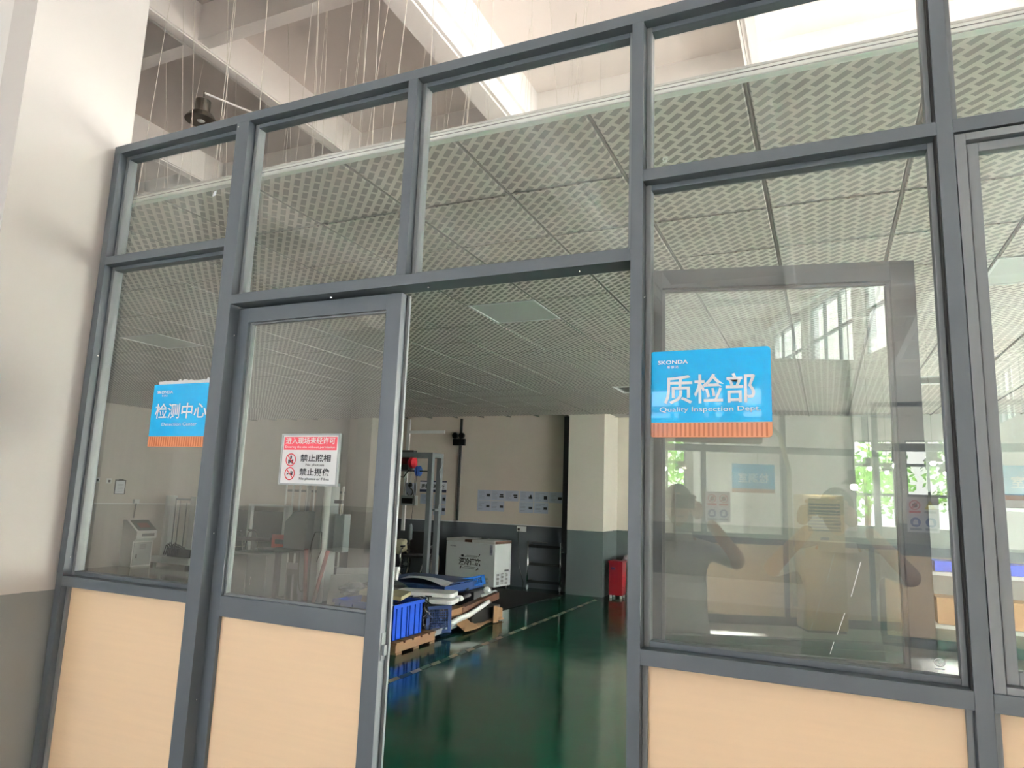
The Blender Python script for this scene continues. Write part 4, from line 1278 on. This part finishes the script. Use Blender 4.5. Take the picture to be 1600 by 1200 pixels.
b.build('hoses', BLACK, t)
t.location.y += .24
# door height measuring frame behind
t = thing('measuring_frame', 'pale inverted L frame behind the chrome walking frame', 'frame', (-10.2, 9.3, 0))
M().box(-10.0, -9.92, 9.26, 9.34, 0, 1.33).build('upright', WHITE, t); M().box(-11.0, -9.92, 9.26, 9.34, 1.28, 1.33).build('crossbar', WHITE, t); M().box(-11.0, -10.92, 9.26, 9.34, 0, 1.28).build('upright', WHITE, t)
# walking frame
t = thing('walking_frame', 'chrome walking frame beside the grey cabinet', 'walking frame', (-9.4, 7.6, 0))
for y in (7.45, 7.8):
    M().tube([(-9.62, y, 0), (-9.50, y, .86), (-9.44, y, .90), (-9.36, y, .90), (-9.30, y, .86), (-9.12, y, 0)], .013, 8).build('side_tube', CHROME, t, smooth=True)
    M().tube([(-9.50, y, .905), (-9.32, y, .905)], .019, 8).build('grip', BLACK, t)
for z in (.35, .62): M().tube([(-9.56 + .02, 7.45, z), (-9.54, 7.8, z)], .011, 8).build('crossbar', CHROME, t)
# grey cabinet with door
t = thing('steel_cabinet', 'pale grey steel cabinet with a door low behind the shut door leaf', 'cabinet', (-8.3, 6.9, 0))
M().box(-8.68, -7.88, 6.62, 7.05, .0, .66).build('body', GREYC, t, bevel=.006)
M().box(-8.26, -7.90, 6.606, 6.62, .03, .63).build('door', GREYC, t, bevel=.004)
M().box(-8.19, -8.165, 6.59, 6.606, .18, .30).build('door_handle', BLACK, t)
M().box(-8.66, -8.3, 6.612, 6.62, .03, .63).build('side_panel', GREYP, t)
# pull tester table, head, panel
t = thing('tester_table', 'dark steel table carrying the white tester head', 'table', (-7.45, 7.1, 0))
M().box(-7.86, -7.27, 6.72, 7.4, .70, .76).build('table_top', GREYP, t, bevel=.004)
for x in (-7.82, -7.31):
    for y in (6.78, 7.34): M().box(x - .035, x + .035, y - .035, y + .035, 0, .70).build('leg', GREYP, t)
M().box(-7.80, -7.3, 7.33, 7.36, .05, .70).build('back_panel', DARK, t)
t = thing('tension_tester', 'white slanted tester head standing on the steel table', 'machine head', (-7.45, 7.0, .76))
M().prism([(-7.72, .762), (-7.30, .762), (-7.27, 1.33), (-7.55, 1.33), (-7.72, 1.16)], (0, 6.75, 0), X, Z, Y * .4).build('housing', GREYC, t, bevel=.006)
M().tube([(-7.48, 6.95, 1.33), (-7.46, 6.95, 1.75)], .035, 8).build('load_cell', STEEL, t)
M().tube([(-7.42, 6.85, 1.33), (-7.41, 6.85, 1.7)], .006, 5).build('signal_wire', WHITE, t)
t = thing('arm_rig', 'orange red panel with a black arm at the tester head', 'test rig', (-8.1, 7.3, .7))
M().box(-8.38, -7.87, 7.20, 7.235, .70, .92).build('orange_panel', ORP, t, bevel=.012)
M().box(-8.28, -8.02, 7.17, 7.20, .77, .84).build('clamp', DARK, t); M().tube([(-8.02, 7.185, .81), (-7.9, 7.185, .80)], .02, 8).build('spindle', STEEL, t)
M().tube([(-9.3, 7.3, .80), (-8.40, 7.22, .82)], .035, 8).build('arm', BLACK, t)
M().box(-8.32, -8.1, 7.22, 7.3, .66, .72).build('bracket', GREYP, t); M().box(-8.7, -7.95, 7.18, 7.5, .662, .672).build('base_plate', GREYP, t)
# vertical white column machine
t = thing('upright_tester', 'tall white column machine with a looped black cable', 'testing machine', (-6.95, 6.9, 0))
M().box(-7.14, -6.90, 6.74, 7.0, .0, 1.78).build('column', GREYC, t, bevel=.008)
M().tube([(-6.88, 6.66, .03), (-6.86, 6.66, 1.75)], .055, 12).build('cylinder', WHITE, t, smooth=True)
M().box(-6.80, -6.62, 6.8, 6.95, .76, 1.32).build('side_box', GREYC, t, bevel=.005)
M().tube([(-6.70, 6.8, 1.3), (-6.69, 6.8, 1.72)], .008, 6).build('rod', CHROME, t); M().box(-6.82, -6.68, 6.78, 6.84, 1.48, 1.53).build('rod_clamp', DARK, t)
M().box(-7.20, -6.6, 6.6, 7.1, 0, .03).build('base_plate', GREYP, t)
lp = [(-7.16 + .18 * math.cos(a) * .5, 6.6, .55 + .38 * math.sin(a)) for a in [PI * (1.0 + k / 12) for k in range(13)]]
M().tube([(-7.25, 6.6, .74)] + lp + [(-7.02, 6.58, .9), (-6.95, 6.56, 1.05), (-6.84, 6.57, 1.06), (-6.82, 6.57, .8), (-6.9, 6.58, .62)], .008, 6).build('cable', CABLE, t)
for k, (a, c) in enumerate(((-7.06, -7.0), (-6.66, -6.86))):
    tag(M().tube([(a, 6.52, .80), ((a + c) / 2 + .01, 6.5, .4), (c, 6.52, .02)], .03, 8).build('red_hose', HOSE, smooth=True), 'dark red hose on the %s side of the white column machine' % ('left' if k == 0 else 'right'), 'hose', 'dark red hoses')
# pale rack seen through the door glass
t = thing('panel_rack', 'rack of upright pale strips behind the tester head', 'rack', (-9.8, 9.4, 0))
M().box(-10.7, -9.0, 9.9, 10.0, 0, .12).build('base', GREYP, t)
for k in range(9): M().box(-10.65 + k * .19, -10.63 + k * .19, 9.92, 9.96, .12, 1.75).build('strip', WHITE, t)
M().box(-10.66, -9.1, 9.965, 9.985, 1.6, 1.65).build('top_bar', GREYP, t)

# ================================================================== right part of the room seen through the sliding window
t = thing('storage_shelf', 'shelf unit with blue and brown boxes seen through the sliding window', 'shelf', (1.6, 8.2, 0))
for x in (1.0, 2.5):
    for y in (7.9, 8.4): M().box(x - .02, x + .02, y - .02, y + .02, 0, 1.95).build('upright', STEEL, t)
for z in (.35, .95, 1.72): M().box(.98, 2.52, 7.88, 8.42, z, z + .04).build('shelf_board', GREYC, t)
for lab, z, h, m in (('black carton on the top shelf', 1.762, .16, BLACK), ('blue folder box under the black carton', .992, .12, BIN), ('brown carton on the low shelf', .392, .3, CARD)):
    for k in range(2):
        tag(M().box(1.15 + k * .62, 1.65 + k * .62, 7.95, 8.35, z, z + h).build('carton', m, bevel=.005), lab + (', left of two' if k == 0 else ', right of two'), 'carton')

# ================================================================== pendant lamps
def high_bay(x, y, z, label, lit, group, r=.17, arm=True):
    t = thing('pendant_lamp', label, 'lamp', (x, y, z), group=group)
    M().lathe((x, y, z), [(r, 0), (r * .97, .015), (r * .72, .075), (r * .45, .10), (r * .40, .105)], 28).build('shade', LAMPM, t, smooth=False)
    M().lathe((x, y, z), [(r * .96, .004), (r * .70, .066), (r * .40, .092), (0, .094)], 28).build('reflector', CHROME, t, smooth=True, fix=False)
    M().lathe((x, y, z), [(r * .46, .10), (r * .48, .16), (r * .48, .24), (r * .3, .26), (0, .26)], 20).build('ballast_housing', LAMPM, t)
    M().blob((x, y, z - (.05 if lit else -.045)), (.07, .07, .06), 0, 0, 2).build('bulb', GLOW if lit else DIFFUSER, t, smooth=True)
    if arm:
        M().tube([(x, y, z + .25), (x, y, z + .36)], .008, 6).build('hook_rod', LAMPM, t)
        M().tube([(x, y, z + .34), (x + .05, y + .85, z + .50), (x + .05, y + .85, ZS - .0)], .012, 6).build('pipe_arm', CONC, t)
    else:
        M().tube([(x, y, z + .25), (x, y, ZS)], .008, 6).build('hook_rod', LAMPM, t)
    return t
high_bay(-6.21, 3.2, 5.69, 'unlit bell shaped pendant lamp hanging among the wires above the ceiling', False, None)

# ================================================================== hall behind the photographer (seen mirrored in the glass)
OY = -8.4
op = thing('glass_partition.001', 'second grey aluminium partition across the hall, mirrored in the glass', 'partition', (2.8, OY, 0), kind='structure')
OX = (.62, 1.57, 2.74, 3.95, XR)
for x in OX[:-1]: M().box(x - .035, x + .035, OY - .08, OY, 0, 3.1).build('post', FRAME, op)
for z0, z1 in ((0, .12), (1.12, 1.27), (2.45, 2.55), (3.04, 3.1)): M().box(.62, XR, OY - .075, OY - .005, z0, z1).build('rail', FRAME, op)
for a, c in zip(OX, OX[1:]):
    M().box(a + .03, c - .03, OY - .05, OY - .03, .1, 1.14).build('lower_panel', PEACH, op)
    M().box(a + .03, c - .03, OY - .045, OY - .04, 1.25, 2.47).build('glass_pane', GLASS_F, op)
    M().box(a + .03, c - .03, OY - .045, OY - .04, 2.53, 3.06).build('glass_pane', GLASS_F, op)
struct('wall_over_partition', HALLM, M().box(2.3, XR, OY - .2, OY - .02, 3.1, 3.9), 'white bulkhead over the second partition', 'wall')

# sign and safety notices on the second partition (face the partition at y = 0)
RX, RZ = Vector((-1, 0, 0)), Z
t = thing('department_sign', 'blue sign on the second partition across the hall, mirrored in the door glass', 'sign', (2.35, OY, 2.05))
M().box(1.98, 2.60, OY + .001, OY + .008, 1.92, 2.28).build('blue_plate', BLUE, t); M().box(1.98, 2.60, OY + .001, OY + .008, 1.86, 1.92).build('timber_foot', ORANGE, t)
text('检测室', .15, (2.29, OY + .009, 2.02), RX, RZ, LETTER, t, align='CENTER', bold=.012)
def safety_poster(x1, label, kinds):
    """Sheet with four pictograms: sign above, caption bar below each."""
    w, h = .36, .44
    t = thing('safety_poster', label, 'poster', (x1 - w / 2, OY, 1.6))
    o = Vector((x1, OY + .002, 1.42))
    b = M().box(x1 - w, x1, OY - .001, OY + .002, 1.42, 1.42 + h); b.build('sheet', PAPER, t)
    for k, kd in enumerate(kinds):
        cx, cy = (.095, .34) if k == 0 else (.265, .34) if k == 1 else (.095, .125) if k == 2 else (.265, .125)
        lay = []
        b = M()
        if kd == 'warn':
            flat(b, o, RX, RZ, [(cx - .065, cy - .05), (cx + .065, cy - .05), (cx, cy + .065)], .002); b.build('warning_triangle', YEL, t, fix=False)
            b = M(); flat(b, o, RX, RZ, [(cx - .012, cy - .03), (cx + .012, cy), (cx, cy), (cx + .01, cy + .03), (cx - .012, cy + .002), (cx, cy + .002)], .003); b.build('pictogram', INK, t, fix=False)
        elif kd == 'ban':
            annulus(b, o, RX, RZ, cx, cy, .05, .062, .003)
            flat(b, o + RX * cx + RZ * cy, (RX - RZ) * .707, (RX + RZ) * .707, rect(-.055, -.005, .055, .005), .003); b.build('prohibition_ring', RED, t, fix=False)
            b = M(); flat(b, o, RX, RZ, [(cx - .03, cy - .03), (cx + .02, cy - .035), (cx + .03, cy + .01), (cx - .005, cy + .035), (cx - .03, cy + .01)], .002); b.build('pictogram', INK, t, fix=False)
        else:
            flat(b, o, RX, RZ, ringpoly(cx, cy, .06), .002); b.build('mandatory_disc', SIGNB, t, fix=False)
            b = M(); flat(b, o, RX, RZ, [(cx - .03, cy - .03), (cx + .03, cy - .03), (cx + .03, cy + .005), (cx + .01, cy + .035), (cx - .02, cy + .03)], .003); b.build('pictogram', PAPER, t, fix=False)
        b = M(); flat(b, o, RX, RZ, rect(cx - .065, cy - .10, cx + .065, cy - .072), .002); b.build('caption_bar', RED if kd == 'ban' else INKS, t, fix=False)
safety_poster(1.30, 'safety notice with a yellow warning triangle on the second partition', ('warn', 'ban', 'do', 'do'))
safety_poster(1.95, 'safety notice with two red prohibition rings on the second partition', ('ban', 'ban', 'do', 'do'))

# gold floor standing air conditioner
t = thing('air_conditioner', 'gold floor standing air conditioner before the second partition, mirrored in the glass', 'air conditioner', (2.95, -7.9, 0))
M().box(2.68, 3.24, -8.15, -7.75, .03, 1.86).build('body', GOLD, t, bevel=.025)
M().box(2.70, 3.22, -8.13, -7.77, 0, .04).build('plinth', DARK, t)
M().box(2.74, 3.18, -7.755, -7.744, 1.36, 1.74).build('outlet', BLACK, t)
for k in range(8): M().box(2.75, 3.17, -7.75, -7.73, 1.38 + k * .045, 1.395 + k * .045).build('outlet_louvre', GOLD, t)
for k in range(16): M().box(2.75, 3.17, -7.752, -7.74, .22 + k * .045, .24 + k * .045).build('intake_slat', GOLD, t)
M().box(2.9, 3.02, -7.752, -7.744, 1.24, 1.28).build('display', BLACK, t)
M().tube([(2.64, -8.05, .3), (2.60, -8.05, 1.2), (2.6, -8.05, 2.2), (2.5, -8.1, 2.7), (2.3, -8.2, 2.95)], .035, 8).build('insulated_pipe', BEIGE, t, smooth=True)
t.location += Vector((.16, -.2, 0))

# lit lamps far down the hall
LAMPS = ((3.5, -20.5, 2.72), (3.32, -22.5, 2.86), (2.45, -18, 2.9), (4.75, -16.5, 2.40), (4.85, -11, 2.12), (4.95, -9.6, 2.45), (1.2, -21, 2.9), (1.9, -24.5, 2.95))
for k, (x, y, z) in enumerate(LAMPS):
    high_bay(x, y, z, '%s lit pendant lamp down the hall, counted from the second partition' % ('fifth', 'seventh', 'fourth', 'third', 'second', 'first', 'sixth', 'eighth')[k], True, 'lit pendant lamps down the hall', .22, False)

# trees outside the far end windows
def tree(x, y, h, r, label):
    t = thing('tree', label, 'tree', (x, y, -.06))
    M().tube([(x, y, -.06), (x + .1, y, h * .4), (x, y + .1, h * .75)], [.16, .12, .06], 8).build('trunk', BARK, t)
    b = M(); rr_ = random.Random(int(x * 10 + y))
    for _ in range(900):
        d = Vector((rr_.gauss(0, 1), rr_.gauss(0, 1), rr_.gauss(0, .8))).normalized() * (rr_.random() ** .4) * r
        c = Vector((x, y, h * .72)) + d
        u = Vector((rr_.gauss(0, 1), rr_.gauss(0, 1), rr_.gauss(0, 1))).normalized(); v = u.orthogonal().normalized()
        s_ = .16
        b.add([c - u * s_, c + v * s_ * .5, c + u * s_, c - v * s_ * .5], [(0, 1, 2, 3)])
    tag(b.build('foliage', LEAF, t, fix=False), kind='stuff')
tree(1.6, -33, 4.2, 2.0, 'leafy tree outside the far end window, left of two')
tree(5.9, -32, 4.6, 2.2, 'leafy tree outside the far end window, right of two')
struct('neighbour_roof', FARROOF, M().prism([(9, 0), (16, 0), (16, 5.6), (9, 5.0)], (0, -30, 0), X, Z, Y * 34), 'pale neighbouring shed with a low roof beyond the window wall', 'building')

# ================================================================== the photographer, mirrored in the glass
def person():
    root = thing('person', 'person in a white shirt raising a phone, mirrored in the glass', 'person', (.05, -2.2, 0))
    J = {'pelvis': (.05, -2.22, .95), 'waist': (.05, -2.22, 1.12), 'chest': (.05, -2.20, 1.33), 'neck': (.05, -2.19, 1.50), 'head0': (.05, -2.17, 1.58)}
    vs = [J['pelvis'], J['waist'], J['chest'], J['neck']]
    rad = [(.15, .11), (.135, .10), (.165, .11), (.06, .06)]
    ed = [(0, 1), (1, 2), (2, 3)]
    def chain(start, pts):
        p = start
        for q, r in pts:
            vs.append(q); rad.append((r, r)); ed.append((p, len(vs) - 1)); p = len(vs) - 1
        return p
    for s in (-1, 1):
        chain(2, [((.05 + s * .17, -2.20, 1.43), .062), ((.05 + s * .33, -2.10, 1.36), .047), ((.05 + s * .30, -2.00, 1.40), .043), ((.05 + s * .12, -1.90, 1.60), .03)])
        chain(0, [((.05 + s * .10, -2.22, .88), .10), ((.05 + s * .11, -2.20, .50), .066), ((.05 + s * .11, -2.23, .10), .045), ((.05 + s * .12, -2.12, .05), .04), ((.05 + s * .125, -2.03, .04), .03)])
    me = bpy.data.meshes.new('body')
    me.from_pydata([Vector(v) - root.location for v in vs], ed, [])
    o = bpy.data.objects.new('body', me); COL.objects.link(o); o.parent = root
    sk = o.modifiers.new('skin', 'SKIN'); sb = o.modifiers.new('sub', 'SUBSURF'); sb.levels = sb.render_levels = 2
    for i, r in enumerate(rad): me.skin_vertices[0].data[i].radius = r
    me.skin_vertices[0].data[0].use_root = True
    bpy.context.view_layer.update()
    bm_ = bpy.data.meshes.new_from_object(o.evaluated_get(bpy.context.evaluated_depsgraph_get()))
    o.modifiers.clear(); o.data = bm_
    for m_ in (SKIN, SHIRT, TROUS): bm_.materials.append(m_)
    for p in bm_.polygons:
        p.use_smooth = True
        c = p.center + root.location
        arm = abs(c.x - .05) > .26
        p.material_index = 2 if c.z < .98 else 0 if (c.z > 1.47 and abs(c.x - .05) < .1) or (arm and c.z > 0 and not (c.z < 1.47 and abs(c.x - .05) < .30 and c.y < -2.08)) or c.y > -2.0 else 1
    # shirt skirt and collar
    b = M(); b.lathe((.05, -2.22, 0), [(.175, 1.24), (.18, 1.10), (.20, .92), (.19, .92), (.17, 1.1)], 22)
    for v in b.v: v.y = -2.22 + (v.y + 2.22) * .72
    b.build('shirt_hem', SHIRT, root, smooth=True, fix=False)
    b = M(); b.lathe((.05, -2.185, 1.47), [(.10, 0), (.085, .05), (.078, .05), (.09, 0)], 18); b.build('collar', SHIRT, root, smooth=True, fix=False)
    # head
    hc = Vector((.05, -2.15, 1.67))
    b = M().blob(hc, (.078, .098, .118), .0, 0, 3)
    for v in b.v:
        d = v - hc
        if d.z < -.02: v.x = hc.x + d.x * (1 + d.z * 2.2); 
    h = b.build('head', SKIN, root, smooth=True)
    M().blob(hc + Vector((0, -.012, .028)), (.084, .098, .104), .05, 2, 3).build('hair', HAIR, root, smooth=True)
    M().prism([(-.012, -.02), (.012, -.02), (.006, .03), (-.006, .03)], hc + Vector((0, .088, -.01)), X, Z, Y * .025).build('nose', SKIN, h, bevel=.004)
    for s in (-1, 1):
        M().blob(hc + Vector((s * .03, .088, .012)), (.013, .008, .007), 0, 0, 1).build('eye', INK, h)
        M().blob(hc + Vector((s * .08, -.005, -.005)), (.012, .022, .032), 0, 0, 1).build('ear', SKIN, h, smooth=True)
    M().blob(hc + Vector((0, .085, -.055)), (.024, .008, .007), 0, 0, 1).build('mouth', HOSE, h)
    # hands on the phone: palm, four fingers, thumb
    for s in (-1, 1):
        b = M()
        w = Vector((.0 + s * .115, -1.90, 1.62)); k = Vector((s * .088, -1.862, 1.685))
        b.tube([w, (w + k) / 2, k], [.024, .036, .034], 10)
        for q in range(4):
            dz = -.03 + .022 * q
            L = (.030, .036, .034, .028)[q]
            b.tube([k + Vector((0, 0, dz)), k + Vector((-s * .004, .032, dz + .004)), k + Vector((-s * (.012 + L), .046, dz + .006))], [.010, .009, .007], 7)
        b.tube([(w + k) / 2 + Vector((-s * .01, -.01, 0)), k + Vector((-s * .03, -.005, -.01)), k + Vector((-s * .048, .016, .01))], [.012, .011, .008], 7)
        b.build('hand', SKIN, root, smooth=True)
person()
t = thing('phone', 'dark phone held up to the partition, mirrored in the glass', 'phone', (0, -1.806, 1.70))
M().box(-.078, .078, -1.822, -1.812, 1.662, 1.738).build('body', BLACK, t, bevel=.003)
M().box(-.073, .073, -1.8235, -1.822, 1.667, 1.733).build('screen', NAVY, t)
for x in (-.05, -.02): M().lathe((x, -1.812, 1.715), [(.010, 0), (.009, .003), (0, .003)], 14, 'Y').build('lens', DARK, t)
